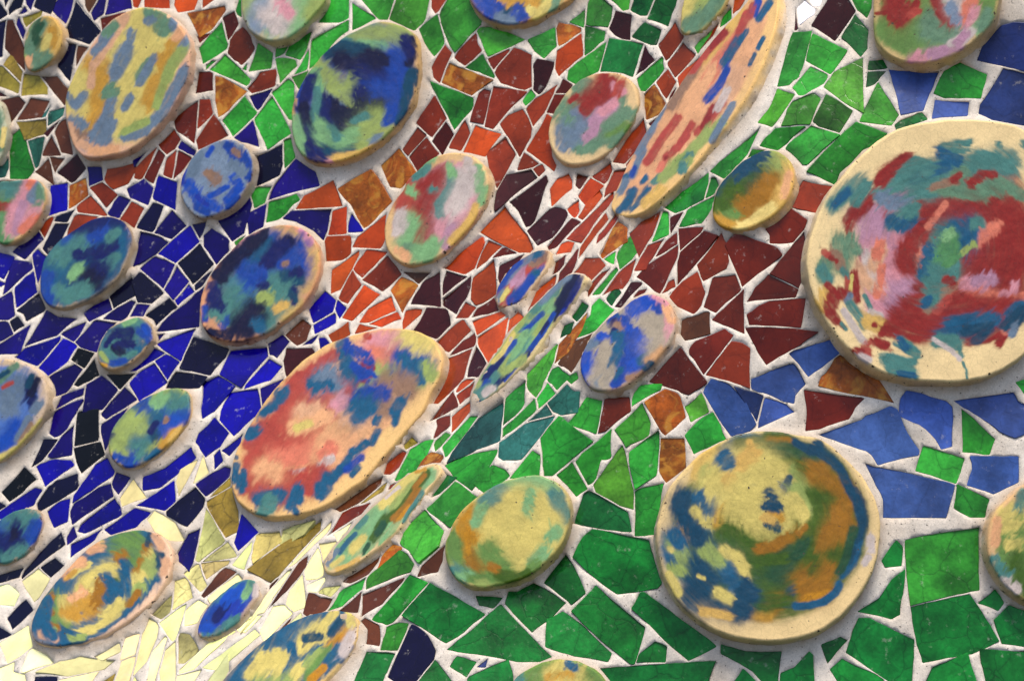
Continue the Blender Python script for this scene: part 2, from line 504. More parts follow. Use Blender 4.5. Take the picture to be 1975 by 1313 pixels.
Y 288,1191 301,1199 306,1206 303,1229 283,1276 255,1305 274,1222
Y 255,1294 244,1331 213,1331 234,1274 262,1264
Y 319,1225 323,1230 294,1331 282,1331 280,1329 291,1263 294,1255
Y 252,1331 259,1304 276,1327
Y 337,1331 309,1331 307,1294 319,1253 339,1235
F 347,1220 366,1223 384,1253 356,1279 343,1279 344,1235 344,1229
Y 339,1232 334,1237 329,1233 307,1201 342,1174 360,1163
F 330,1170 328,1180 324,1184 311,1194 293,1185 332,1146
F 337,1120 357,1112 363,1119 372,1152 332,1177
F 353,1105 379,1087 383,1087 387,1097 400,1129 393,1137 386,1141
F 417,1013 428,1033 434,1042 428,1050 383,1084 376,1080 397,979
Y 383,1156 401,1167 380,1201 356,1207 356,1184 359,1175
Y 344,1299 346,1291 427,1217 439,1209 455,1217 374,1290 358,1295
Y 440,1259 442,1293 424,1331 387,1331
C 466,990 499,1026 459,1063 451,1046
F 444,1080 440,1088 398,1117 390,1098 387,1085
W 434,1094 457,1102 393,1153 388,1148 423,1102
Y 471,1098 447,1089 487,1043 485,1060
Y 458,1104 469,1118 405,1163 400,1153 425,1131
F 500,1028 539,1023 545,1044 487,1087 485,1074 489,1050 494,1033
F 543,1021 609,1002 586,1031 537,1058
L 620,1000 618,1022 538,1110 522,1123 475,1098 548,1045 572,1032
Y 640,1002 637,1018 632,1026 571,1085 562,1091 555,1094
W 594,1071 591,1091 586,1098 572,1117 553,1139 515,1176 576,1084
W 538,1113 535,1118 518,1137 520,1127
Y 555,1099 564,1096 526,1152 523,1159 509,1181 497,1184 462,1221 509,1152 513,1146
Y 625,1098 623,1110 612,1116 590,1118 587,1101 614,1055
Y 650,1046 624,1083 615,1048 649,1043
Y 583,1107 590,1171 566,1180 551,1165 559,1138
Y 626,1112 628,1119 611,1142 594,1140 592,1128
F 659,1127 638,1151 613,1143 616,1138 625,1132
Y 548,1165 565,1182 557,1190 547,1198 525,1222 518,1235 511,1242 509,1236 501,1219 527,1168
Y 584,1197 555,1206 581,1180
W 563,1189 559,1199 542,1216 532,1223 554,1198
W 606,1144 618,1151 642,1154 633,1172 625,1181 595,1190 584,1183 595,1142 602,1143
R 715,969 697,992 630,1034 660,988 678,979
Y 680,1006 670,1022 652,1045 644,1029 677,1007
F 474,1196 487,1189 454,1222
A 756,1048 774,1054 776,1057 747,1095 724,1106 736,1073
W 734,1067 730,1082 710,1108 676,1125 660,1122 677,1104
G 770,1059 786,1068 799,1087 792,1102 706,1137 706,1121 709,1113 713,1108 732,1093
W 780,1113 777,1119 737,1165 696,1191 698,1157 699,1146
G 660,1169 631,1179 655,1141 662,1135 707,1112 699,1136
W 691,1182 653,1178 698,1140 696,1154
G 717,1195 722,1187 790,1107 826,1123 758,1200 746,1205 728,1200 723,1198
W 732,1205 734,1239 732,1246 706,1242 709,1213 697,1198 704,1191
G 769,1199 788,1201 784,1216 767,1254 733,1254 734,1249 738,1233 743,1220 745,1208
N 793,1203 801,1205 807,1209 825,1224 840,1253 837,1269 832,1276 789,1331 747,1305 764,1266 787,1215
D 707,1256 763,1259 747,1296 743,1302 742,1306 731,1331 674,1331
G 856,1024 845,1053 806,1086 788,1061 777,1054 775,1052 773,1049 771,1047 779,1022 819,982 823,985 828,992 848,1015
W 859,1051 854,1082 845,1103 806,1112 804,1111 813,1091
E 829,1123 881,1151 937,1184 894,1220 860,1240 836,1225 817,1212 805,1205 774,1186 799,1157
D 917,1148 970,1152 955,1170 951,1173 924,1167
E 966,1164 1012,1213 1065,1266 1041,1276 998,1276 883,1257 861,1252 911,1213 953,1175
E 1029,1123 1061,1140 1092,1162 1059,1195 1026,1219 999,1192 973,1163 980,1140 998,1140
E 1091,1068 1107,1091 1130,1143 1102,1166 1048,1124
E 1104,1074 1124,1035 1143,1020 1252,1041 1277,1124 1268,1134 1190,1146 1150,1117
E 1101,1178 1149,1128 1245,1209 1224,1280 1217,1281 1157,1233
E 1085,1178 1129,1209 1180,1259 1173,1276 1107,1265 1051,1247 1054,1194
E 881,1264 920,1276 900,1306 867,1285
P 937,1287 919,1286 941,1269
E 981,1270 990,1303 990,1331 901,1331 901,1308 904,1304
E 839,1271 884,1330 792,1330
E 1241,1140 1258,1153 1314,1194 1353,1222 1383,1246 1328,1274 1282,1235 1217,1173 1234,1142
E 1263,1236 1287,1245 1284,1277 1227,1277 1232,1261
E 1381,1274 1361,1330 1190,1330 1157,1288
E 1390,1241 1439,1255 1508,1255 1499,1330 1485,1330 1451,1294 1390,1260
E 1561,1255 1568,1262 1573,1330 1504,1330 1504,1311 1505,1297 1532,1286
E 1433,1288 1474,1329 1405,1329
E 1729,1040 1741,1052 1742,1060 1739,1091 1707,1094 1700,1081
G 1745,1041 1813,1027 1889,1016 1889,1138 1756,1168 1750,1122
E 1746,1106 1742,1143 1736,1185 1719,1194 1653,1179 1695,1153 1720,1117 1746,1097
E 1884,1165 1928,1236 1875,1261 1779,1278 1768,1243 1756,1170 1870,1145
E 1919,1135 1937,1162 1925,1178 1885,1163
E 1946,1166 1992,1181 1992,1250 1932,1241 1917,1195
E 1656,1191 1677,1191 1764,1233 1759,1330 1739,1330 1631,1258 1645,1214
E 1621,1227 1635,1234 1596,1279 1583,1242
E 1624,1269 1689,1299 1704,1309 1712,1330 1623,1330 1600,1290
E 1867,1257 1890,1330 1777,1330 1798,1286
E 1889,1250 1992,1255 1992,1330 1904,1330 1892,1276
C 306,662 374,634 378,634 349,697 303,665
F 439,1044 458,1073 435,1078 389,1083
Y 389,1287 491,1213 500,1222 501,1225 423,1293
Y 364,1329 340,1329 340,1310 341,1302 390,1289
Y 469,1187 506,1186 472,1220 455,1214
G 1149,560 1189,515 1193,522 1158,568 1141,570
"""
DISCS = """
P n 12 22 84
P x 5 10 48
P b 30 66 150
P c 30 74 172
P t 34 88 120
P h 82 130 122
P g 106 140 112
P s 110 128 146
P S 128 146 166
P y 220 202 124
P Y 238 214 140
P o 200 152 72
P q 158 174 104
P Q 108 142 78
P r 142 42 34
P R 176 74 62
P p 214 150 158
P v 184 140 160
P w 206 192 184
P k 222 174 138
P K 206 160 118
P m 220 128 104
P d 222 182 108
P l 66 94 24
P L 40 78 50
P a 156 108 20
P J 84 122 196
P B 150 118 96
P G 134 178 126
P f 232 176 132
P T 16 66 90
P O 192 136 44
P A 172 160 140
P M 90 142 92
P I 34 56 156
D small_olive 200 160 100
out 44,100 47,75 55,50 69,36 86,30 102,33 113,47 119,66 116,88 105,111 88,125 69,136 55,136 47,125
base q .9 0 0
d 22 94,55 100,83
g 14 77,47 66,69 58,88
L 8 77,47 66,66 75,83
g 14 83,105 66,111 69,125
o 8 102,61 100,88
y 6 86,91 94,72
g 8 55,94 61,105
f 8 55,116 55,127
g 7 80,125 94,111
D yellow_and_slate 222 170 138
out 150,294 139,278 127,236 125,200 130,172 144,139 164,105 189,66 216,38 244,22 272,13 300,16 325,30 347,50 361,75 366,100 364,130 353,166 333,208 305,244 278,269 250,289 216,300 183,305 161,303
base y .82 0 -6
y 39 166,166 208,139 264,83 278,41
y 39 278,83 291,125 264,166
y 33 264,166 244,222 236,244 272,216
y 22 152,152 139,194 161,216
y 17 233,69 211,111
o 19 183,125 200,152 194,194
o 19 194,211 183,239
o 19 300,161 294,194
o 11 311,111 316,139
o 11 333,83 322,127
k 8 244,27 216,77 183,122
k 6 180,127 175,166
s 8 252,61 252,77 241,94
s 14 244,94 233,116 225,136
s 8 227,136 222,150
s 11 211,61 200,77
s 8 200,83 183,100
g 8 222,50 205,66
g 11 286,122 272,150
s 7 297,111 278,144 269,161
s 8 252,189 241,208
s 10 216,191 208,222 194,244
s 14 205,239 189,261 166,278
s 11 216,239 205,266 191,283
s 11 141,233 161,239
s 8 161,183 147,202
s 6 130,180 144,205
s 10 361,72 353,91
s 11 355,139 339,172 319,205 300,227
s 8 300,227 278,255 239,266
q 7 322,139 311,177 300,205
q 7 283,233 261,244 239,255
q 11 350,100 333,122 322,150
g 11 289,27 311,33 328,50
s 7 283,41 294,38
s 8 339,33 333,50
g 11 305,55 316,61
g 8 216,166 200,183 222,177
B 8 141,255 161,261
k 8 139,266 133,244
k 8 150,275 166,283
f 8 177,294 222,289
f 8 350,61 339,72
D teal_and_pink 210 170 110
out 0,471 22,468 44,457 63,438 77,416 86,393 88,374 80,354 63,343 38,346 16,349 0,349 -16,366 -25,393 -25,427 -13,455
base g .85 0 0
g 19 -11,371 22,366 33,354
h 11 5,357 33,357 22,371
M 14 0,399 16,399
r 8 -11,399 11,399 27,404
M 14 11,427 16,443 11,460
G 6 22,455 11,438
p 14 61,354 50,382 33,410 27,438
v 8 44,393 38,416 33,443
p 11 66,410 50,432
m 8 66,421 44,443
s 10 72,360 63,382
g 8 77,366 75,388
m 6 63,349 55,360
D pale_green_edge 190 190 160
out 2,200 8,225 12,250 10,275 3,297 -10,315 -25,300 -32,270 -30,230 -20,200 -8,192
g 14 -10,230 -6,280
Y 4 8,250 4,280
D blue_grey_small 168 150 130
out 352,385 346,365 352,335 366,308 388,285 415,272 445,268 470,278 484,300 486,328 478,358 462,385 440,404 412,416 385,420 365,408
base S .97 0 0
S 22 400,300 440,290 400,350
b 10 440,280 455,310 470,300
c 10 360,350 380,385 420,400
c 8 450,340 465,360 440,385
s 14 370,330 380,300
I 6 355,330 352,350
b 7 400,410 380,400
b 7 478,310 480,345
B 10 402,335 415,345
S 10 430,310 440,330
c 4 400,300 410,285
s 10 450,320 470,330
I 4 380,380 400,395
b 5 440,400 460,380
B 5 450,290 460,300
c 5 405,378 440,360
D navy_and_lime 208 164 88
out 561,222 567,189 581,161 598,133 617,111 639,88 667,69 698,52 728,41 759,44 784,55 801,72 806,100 806,139 801,172 789,208 767,239 739,266 712,286 678,303 650,311 617,316 589,305 573,286 564,264
base b .93 -6 -8
s 17 678,61 706,55 662,77
q 25 689,77 745,77 773,66
G 8 695,83 739,88
b 25 731,125 773,139 745,166
b 25 762,111 756,208
q 17 611,133 639,161 673,189 689,205
q 14 684,144 678,166
G 8 595,161 606,139 617,172
h 14 645,100 673,88 656,77
T 14 639,105 662,94 700,94
x 17 653,119 689,122 728,127
x 14 712,105 739,116
n 17 695,139 712,161 734,155
b 22 717,177 745,183
n 17 695,183 712,211 734,205
x 17 700,205 728,205
x 14 628,194 650,216 684,222
x 14 639,222 662,244 673,250
n 11 623,194 623,227 634,244
h 8 611,172 606,222 611,255
n 11 600,150 589,177 578,205
x 11 584,205 595,244 595,261
n 17 606,261 623,283 617,300
T 14 639,289 673,283 684,278
G 14 623,266 617,244 639,266
q 22 706,244 728,227 739,250
G 14 662,272 689,261
q 17 706,289 717,266
G 11 567,233 578,266 586,289
h 8 684,233 706,222
x 8 795,77 795,100 789,122
n 11 789,100 781,77
T 10 801,139 789,172 775,211 767,233
T 8 795,139 784,166
b 11 756,205 750,233
s 11 728,269 723,278
p 8 656,311 634,316
R 6 695,305 700,305
d 8 739,278 695,300 650,305
h 8 639,250 650,266
n 8 595,278 600,300
D pale_lilac_top 200 180 120
out 464,0 467,27 475,50 489,66 509,77 528,80 550,75 573,61 595,41 611,22 628,0 623,-27 600,-50 567,-61 528,-61 495,-50 472,-27
base G .9 0 0
q 22 478,0 495,27 506,-27
S 25 517,11 506,44
w 19 534,0 545,33 567,44
G 19 595,11 584,38
q 17 617,0 600,22
p 11 539,5 556,27
G 11 523,66 556,61 567,55
h 6 523,61 545,50
w 17 517,27 534,55
D ochre_and_blue_top 200 150 90
out 901,-16 912,11 929,30 951,41 979,47 1012,44 1046,33 1079,13 1112,-11 1129,-44 1112,-77 1073,-100 1023,-105 973,-94 929,-66 907,-38
base o .9 0 0
o 28 973,-27 984,16 1018,-11
o 22 1040,-11 1046,11 1034,33
b 19 923,-11 934,11 951,22
b 14 940,-11 957,27 973,38
T 14 979,33 1007,22
b 11 1001,22 1018,27 990,38
y 8 1023,16 1034,38
q 14 1062,0 1079,-22
g 14 1073,-11 1062,11
y 8 1057,5 1040,33
s 11 962,38 990,44
D green_and_rose 216 184 132
out 1059,278 1057,250 1065,222 1079,194 1096,172 1118,152 1146,141 1173,139 1201,144 1221,161 1229,183 1229,211 1218,239 1198,266 1179,289 1151,308 1118,319 1090,316 1071,300
base g .74 4 0
g 17 1096,205 1084,227 1101,239
g 17 1129,272 1157,266 1185,244
g 17 1123,244 1146,233 1162,222
g 14 1185,227 1207,216 1223,222
Q 11 1179,266 1207,244
g 11 1112,166 1134,161 1112,183
s 14 1084,255 1090,283 1112,272
s 11 1112,222 1134,233 1107,255
r 19 1134,189 1157,172 1173,161
r 17 1173,155 1185,166 1157,194
r 11 1129,211 1151,200
p 8 1185,166 1201,177
R 8 1196,161 1190,183
v 11 1179,205 1157,222 1146,239
v 8 1129,266 1151,250
p 8 1162,216 1185,200
g 11 1201,266 1179,278
r 6 1101,194 1112,183
g 11 1118,289 1140,283
D long_rose_streaked 226 184 116
out 1177,394 1180,408 1202,419 1235,413 1269,388 1305,355 1345,312 1378,268 1410,232 1440,185 1468,130 1485,84 1498,42 1502,0 1496,-30 1478,-38 1458,-20 1430,18 1388,61 1347,111 1313,158 1283,203 1258,236 1235,270 1208,320 1191,360
base f .86 -6 -4
f 39 1318,194 1277,264 1235,328
f 33 1402,139 1346,222
k 22 1430,111 1391,183
f 19 1457,41 1430,111
m 11 1418,61 1385,122 1363,155
d 11 1318,150 1385,83 1430,22
B 11 1352,105 1324,150 1296,200
B 8 1341,127 1313,166
R 8 1396,66 1368,94 1335,133
r 8 1396,61 1374,88
R 8 1441,27 1424,72 1402,111
R 8 1307,227 1274,272 1246,311
R 8 1391,200 1368,233 1346,255
r 6 1379,205 1357,244
R 7 1324,261 1302,289 1285,305
r 4 1285,305 1274,325
R 6 1335,239 1313,272
f 8 1374,133 1357,166
k 8 1407,144 1385,177
w 6 1402,172 1385,211
t 4 1441,61 1424,83
t 8 1424,77 1407,105 1396,122
b 7 1402,133 1385,166 1363,194
t 4 1474,72 1463,94
t 3 1457,105 1446,127
t 6 1485,5 1463,38
b 8 1463,5 1455,27
c 4 1463,0 1452,22
R 6 1452,11 1446,33
q 11 1368,255 1335,289 1307,316
q 8 1396,233 1374,261
Q 8 1324,305 1302,328
h 8 1329,300 1318,328
s 6 1413,200 1396,233 1374,272
s 6 1279,205 1257,250 1229,294
s 6 1240,289 1218,339
t 4 1246,339 1240,350
t 6 1268,344 1291,333
q 8 1307,322 1329,311
t 6 1207,339 1202,361
t 6 1224,366 1213,388 1193,407
t 8 1218,371 1207,399
t 6 1252,363 1232,391
t 4 1218,404 1227,396
t 4 1246,343 1238,352
b 4 1224,324 1218,338
h 8 1279,338 1263,349
q 11 1296,327 1279,343
d 11 1274,366 1246,393
m 6 1277,316 1271,327
h 6 1318,316 1313,332
s 6 1207,349 1196,371
D green_gold_small 224 176 96
out 1374,399 1379,371 1393,346 1413,327 1435,307 1463,293 1485,288 1507,293 1524,310 1530,338 1527,366 1513,393 1491,416 1463,432 1435,443 1407,443 1385,432 1374,416
base l .88 -6 0
d 28 1513,316 1513,360 1480,410
q 22 1491,310 1474,338
L 25 1424,332 1407,354 1391,377
L 22 1446,316 1452,354 1430,382
T 14 1407,329 1441,304 1474,299
T 11 1385,366 1391,349
l 25 1413,382 1435,377 1441,354
L 17 1452,371 1463,343
a 17 1463,377 1446,399 1424,410
a 17 1485,349 1474,382
a 11 1402,421 1424,427 1446,416
l 14 1385,393 1396,404
T 11 1424,338 1457,310
Q 11 1413,416 1402,416
o 11 1385,427 1413,438
Y 8 1424,438 1457,424 1491,399
f 8 1513,377 1524,338
D green_and_cream_top 196 166 100
out 1310,55 1313,27 1318,0 1324,-33 1346,-61 1379,-77 1407,-72 1416,-38 1407,-5 1391,22 1368,47 1346,63 1324,69 1313,63
base q .85 0 0
y 22 1324,5 1335,27
y 17 1341,-22 1352,0
q 17 1363,5 1346,38
g 17 1329,50 1357,33
g 11 1385,0 1368,22
q 11 1396,-22 1374,-44
D rose_and_moss_top 208 174 118
out 1685,0 1685,33 1685,61 1690,83 1707,102 1729,116 1757,122 1790,122 1824,113 1857,97 1890,72 1915,44 1924,16 1929,-22 1918,-66 1879,-100 1824,-116 1768,-111 1718,-83 1690,-44
base Q .88 0 0
Q 25 1707,61 1740,55 1785,61
Q 19 1746,83 1790,77
Q 22 1762,16 1790,38
g 17 1801,61 1829,66 1851,61
g 19 1801,33 1790,55
r 22 1729,0 1735,22
r 14 1718,22 1735,38
r 3 1712,25 1690,27
r 8 1768,5 1746,33
R 8 1757,27 1768,22
r 11 1807,0 1813,22 1829,38
r 11 1813,-16 1807,5 1835,44
w 19 1840,-11 1846,22
S 11 1835,16 1846,38
m 14 1874,-11 1874,22 1868,33
m 8 1868,22 1863,44
p 11 1885,22 1868,55
G 11 1896,44 1885,55
Q 14 1913,-11 1907,22
g 11 1907,27 1896,50
p 11 1762,111 1785,105
v 11 1796,105 1824,97 1846,88
w 8 1857,77 1874,61 1835,83
v 8 1846,83 1863,66
l 8 1740,-22 1785,-27
D large_crimson_swirl 230 202 146
out 1560,538 1556,497 1568,441 1596,377 1618,348 1660,300 1702,264 1757,239 1841,229 1920,233 1975,247 2010,290 2035,380 2042,470 2035,560 2010,640 1974,688 1938,710 1896,729 1841,738 1785,735 1724,727 1685,710 1652,688 1624,660 1596,622 1574,588
base r .70 20 0
v 33 1674,421 1685,455 1718,455
p 28 1690,488 1701,538 1696,588
v 22 1740,549 1729,582
p 19 1735,521 1718,510
v 17 1746,377 1735,399
w 17 1674,499 1685,549
k 14 1696,482 1685,510
m 10 1696,471 1690,493
m 8 1701,516 1690,571
p 11 1729,460 1746,466
k 17 1657,527 1668,549
r 25 1813,399 1768,455 1751,505
r 22 1790,399 1835,393
r 28 1840,388 1896,377 1940,399
r 22 1846,410 1824,438 1801,471
r 25 1890,416 1940,421
r 39 1924,477 1952,499 1896,516
r 39 1952,443 1974,471
r 28 1868,527 1924,532
r 22 1952,549 1940,521
m 17 1835,555 1879,566 1924,577
p 14 1863,549 1896,549
v 11 1885,543 1913,538
p 8 1957,549 1952,571
p 7 1935,566 1946,571
m 8 1952,577 1974,571
r 25 1846,588 1896,599 1929,599
r 22 1952,594 1868,621
r 25 1746,605 1785,616 1813,594
r 22 1729,627 1768,644 1807,621
r 17 1757,588 1785,566 1779,560
B 11 1790,594 1813,571 1835,549
R 8 1807,599 1829,577
r 11 1712,638 1735,644
r 13 1874,655 1907,649 1929,638
r 8 1924,666 1946,632
m 8 1940,638 1952,627
R 7 1913,338 1940,349
r 14 1829,349 1863,338
r 11 1890,349 1907,343
r 14 1701,349 1718,327
r 14 1718,332 1735,316
r 14 1651,410 1668,393
r 13 1640,427 1651,416
r 8 1674,388 1685,371
r 6 1637,443 1640,460
m 6 1824,393 1790,438
m 6 1779,482 1768,510
r 14 1746,482 1751,510
p 8 1918,438 1890,455
m 6 1929,432 1896,449
m 11 1885,466 1918,438
h 17 1657,354 1629,377 1612,393
h 11 1674,354 1651,388
t 8 1635,371 1612,393
h 14 1696,377 1718,360 1740,338
s 14 1701,382 1718,393 1746,393
h 11 1735,360 1746,338 1757,327
h 14 1757,410 1740,421 1724,432
t 11 1718,427 1735,438 1757,427
h 8 1768,399 1751,416
h 22 1768,349 1790,360 1813,343
h 22 1779,332 1840,321 1896,321
h 19 1768,371 1801,360 1840,354
g 14 1824,366 1863,371 1924,366
g 14 1846,343 1857,332
g 11 1879,349 1924,349 1946,360
g 11 1952,366 1968,377
h 17 1896,327 1952,321
t 11 1768,343 1785,332 1824,321
B 8 1801,360 1840,349
r 6 1835,349 1851,338
r 8 1874,354 1896,338 1918,338
h 25 1829,455 1813,488 1801,516
t 25 1846,449 1863,443 1857,471
M 19 1835,471 1818,499
t 14 1874,438 1868,466
h 11 1879,432 1890,432
G 8 1824,460 1835,449
t 11 1790,482 1785,510 1779,532
h 19 1801,527 1824,527 1835,521
h 17 1796,549 1796,577
t 8 1790,577 1785,588
h 11 1840,510 1829,538
r 8 1824,538 1835,549
q 6 1879,471 1857,488
M 8 1846,493 1824,510
g 17 1618,466 1623,488 1618,510
g 14 1590,510 1590,532
g 11 1640,460 1651,482
h 11 1585,521 1596,538
B 11 1607,493 1618,510
R 6 1590,488 1596,493
r 4 1601,499 1612,505
h 6 1626,521 1632,530
r 8 1646,527 1651,555
R 7 1635,538 1635,555
y 3 1643,532 1640,560
r 6 1651,560 1654,580
d 14 1590,566 1585,588
r 14 1607,571 1601,594
r 11 1623,566 1635,571
r 10 1601,605 1612,616
r 4 1612,616 1629,632
r 6 1607,560 1596,549
s 6 1635,582 1640,571
h 8 1640,588 1657,610 1665,627
h 4 1668,571 1679,594
h 3 1623,624 1632,635
w 6 1629,599 1651,638 1662,655
w 8 1679,605 1696,610
d 14 1674,621 1696,627
r 4 1685,627 1690,627
r 8 1685,655 1707,666
r 6 1701,644 1712,627
R 6 1662,677 1674,660
t 17 1818,649 1851,632 1879,627
t 14 1835,627 1896,616 1918,616
T 11 1863,638 1907,632 1885,655
h 11 1807,660 1840,655
t 14 1952,605 1968,594
T 14 1946,627 1974,605
s 8 1957,632 1952,644
h 8 1735,655 1751,666
t 6 1729,660 1751,677
h 10 1735,659 1751,670 1765,682
t 7 1735,654 1746,670
h 11 1707,687 1735,698 1757,698
h 11 1718,709 1740,715 1762,720
t 6 1735,720 1762,723
h 8 1701,693 1718,704
h 11 1813,654 1846,665
h 4 1851,670 1854,687
h 2 1857,698 1863,715 1865,729
w 4 1801,654 1835,676 1851,693
r 8 1651,676 1662,679
R 6 1674,676 1674,687
w 8 1662,687 1674,693
r 7 1696,665 1710,665
r 4 1685,651 1701,665
h 14 1824,289 1857,283
t 11 1813,294 1846,311
h 17 1890,305 1946,305
h 14 1790,322 1774,344
h 6 1929,280
h 8 1974,278
h 8 1868,275
r 14 1746,311 1712,333 1701,350
r 11 1751,305 1735,316
h 11 1768,311 1746,333 1729,361
D large_gold_and_moss 224 194 136
out 1266,1026 1271,996 1283,952 1308,916 1347,877 1388,852 1430,835 1486,829 1541,838 1577,843 1618,871 1652,904 1680,943 1696,988 1698,1040 1684,1101 1660,1143 1632,1179 1596,1209 1557,1226 1510,1236 1472,1237 1416,1229 1374,1212 1335,1187 1308,1159 1285,1120 1271,1076
base l .86 6 -14
t 14 1396,876 1430,848 1468,854
T 8 1480,837 1513,843 1541,859
T 7 1385,865 1374,887
d 17 1346,910 1374,876
l 28 1457,882 1541,887 1569,910
l 22 1485,854 1524,865
a 11 1485,854 1524,857
L 14 1430,859 1485,865 1541,876
L 17 1569,876 1591,887
l 28 1569,937 1574,979
a 19 1580,926 1591,948
q 14 1368,910 1363,943
y 39 1407,904 1430,937 1385,943
y 33 1463,893 1496,926 1530,943
y 28 1402,965 1457,965 1502,976
d 14 1452,876 1430,893
d 14 1407,921 1418,943
q 8 1530,904 1552,932
y 14 1541,948 1535,987
y 14 1441,976 1463,960
t 11 1518,937 1507,954
T 13 1491,960 1496,987
T 6 1524,921 1513,948
T 6 1452,937
t 14 1396,882 1402,893
d 6 1446,854
T 17 1318,960 1313,987
t 14 1346,960 1363,987
y 6 1341,982 1346,987
T 8 1535,854 1557,868 1579,862
T 11 1557,865 1579,871 1601,887
T 10 1601,887 1623,910 1640,943
T 10 1640,943 1657,971 1665,996
T 6 1579,854 1573,865
l 22 1557,887 1590,904 1612,921
L 11 1546,876 1590,887
a 22 1573,910 1596,932 1629,948
a 19 1618,954 1640,971
l 22 1568,965 1601,976
l 17 1629,976 1646,987
q 14 1540,943 1557,954
L 11 1568,876
a 11 1590,926 1618,948
T 19 1313,964 1324,992
T 19 1329,1003 1346,1031
T 17 1352,1036 1368,1053
t 19 1374,986 1368,1003
y 8 1338,986 1346,989
y 11 1357,1003 1379,1009
o 11 1396,981 1385,1009
y 28 1418,986 1457,1003 1480,1031
y 28 1430,948 1485,964 1518,992
y 22 1457,1036 1496,1031 1518,1014
o 11 1491,986 1502,998
T 11 1485,953 1496,975
T 8 1474,975 1502,981
T 7 1480,1011 1502,1020
d 8 1474,998 1491,1003
l 25 1402,1031 1446,1064 1496,1064
l 33 1541,1087 1485,1103 1569,1059
l 33 1468,1114 1496,1137
L 28 1518,1070 1507,1103
a 11 1463,1059 1496,1050 1541,1025
l 11 1452,1087 1513,1075
a 7 1491,1053 1541,1025
l 22 1569,975 1557,1014
a 14 1541,1125 1585,1131
a 11 1585,1092 1569,1114
a 8 1480,1153 1513,1148
T 8 1524,1142 1535,1131
a 17 1457,1175 1491,1170
o 11 1452,1181 1480,1187
t 6 1513,1167 1569,1164
l 17 1463,1159 1513,1159
t 22 1302,1042 1296,1070 1318,1098
q 14 1302,1042 1318,1070 1329,1087
o 11 1313,1025 1324,1031
y 6 1316,1053
y 6 1296,1059
t 14 1302,1031 1313,1048
T 25 1335,1109 1368,1103 1346,1131
T 25 1329,1148 1352,1164 1385,1164
T 22 1407,1170 1424,1181
T 22 1424,1159 1441,1142
T 19 1346,1081 1385,1087 1413,1098
t 17 1396,1070 1407,1109
q 14 1363,1064 1385,1081
y 10 1396,1059 1418,1070 1435,1098
y 7 1435,1092 1443,1120
T 8 1441,1120 1452,1148
t 14 1418,1137 1435,1131
y 11 1385,1142 1407,1153
q 11 1296,1092 1313,1098
y 8 1291,1109 1307,1142
d 8 1357,1181 1407,1187
T 10 1651,948 1662,975 1662,1003
T 10 1662,1003 1657,1036
L 14 1651,986 1651,1025 1646,1070
l 28 1573,970 1596,986 1629,998
a 17 1612,1020 1590,1059
a 19 1635,970 1618,1003
a 17 1635,1014 1607,1042
a 8 1601,1025 1585,1059
l 22 1618,1070 1607,1092
a 17 1596,1098 1579,1131
l 17 1551,1059 1568,1087 1546,1114
a 19 1551,1114 1562,1148 1590,1142
O 11 1562,1153 1590,1148
L 11 1540,1070 1551,1042
t 6 1535,1167 1562,1167 1590,1159
t 7 1590,1159 1612,1142 1618,1131
w 8 1679,1036 1679,1059
w 6 1674,1075 1668,1087
q 14 1540,953 1551,981
y 14 1535,964 1546,992
a 6 1540,1025 1551,1014
t 7 1657,1048 1646,1087 1623,1109
T 7 1535,854 1557,868 1579,865
T 7 1573,854 1562,871
T 8 1573,871 1601,887 1623,910 1640,943
T 8 1640,943 1654,971 1662,996
T 7 1654,959 1662,981 1662,1009 1654,1042
T 6 1646,1059 1640,1081
t 6 1618,1125 1612,1145 1590,1159 1557,1167 1535,1170
L 8 1646,1020 1635,1070 1618,1103
T 14 1430,1153 1441,1131 1430,1175
T 14 1307,970 1324,1009 1346,1042
y 3 1346,1109 1357,1114
D pale_gold_small 208 180 110
out 859,1075 859,1048 868,1020 884,992 907,967 934,948 962,931 995,920 1032,914 1062,922 1084,936 1096,959 1101,981 1098,1009 1087,1042 1062,1075 1034,1100 1001,1120 962,1128 929,1134 895,1128 873,1109
base G .93 0 -2
Q 33 890,1059 929,1087 962,1103
y 39 990,1003 979,1042 1046,1031
y 33 951,970 940,1003 934,1031
y 33 1001,1053 1007,1081 1034,1048
G 17 984,936 1023,931 1057,931
h 14 968,948 934,964 957,936
y 25 995,964 1046,970 1062,986
h 14 1073,953 1084,981 1090,998
G 11 1023,953 1018,981
y 22 1062,1009 1046,1053
G 11 1062,1036 1073,1025
G 11 1029,1081 1051,1064
Q 11 1034,1087 1018,1103
O 17 912,992 895,1020 907,1036
O 14 901,1042 895,1064
a 14 912,1081 940,1098 957,1098
Q 14 873,1042 879,1070
Q 19 940,1059 951,1087 968,1098
G 11 929,981 918,1003
h 14 873,1103 901,1114
G 8 884,1114 907,1109
Q 11 912,1120 945,1114
l 11 962,1109 990,1114
q 8 923,1125 934,1125
a 8 945,1092 957,1098
l 8 1001,1112 1018,1103
D large_coral_and_blue 224 182 116
out 445,910 450,876 467,843 489,804 511,771 534,743 561,715 592,687 628,665 667,648 712,637 750,632 789,634 817,643 839,659 851,682 851,704 845,732 828,759 817,787 795,815 767,848 734,887 700,926 667,948 634,971 595,987 556,996 517,996 484,987 456,965 445,937
base f .84 -8 -8
m 33 745,670 762,687
p 22 723,659 773,654 739,698
m 22 723,687 756,693
R 6 706,648 712,648
y 22 789,654 817,665
q 17 728,715 756,720 801,726
q 14 801,743 817,726
q 11 695,748 723,737
B 22 745,743 773,732 784,754
B 22 734,765 739,787
B 19 789,726 778,743
R 22 634,743 600,759 578,771
R 22 550,787 567,798 617,782
R 22 506,826 528,843 550,854
R 22 539,815 567,859 595,859
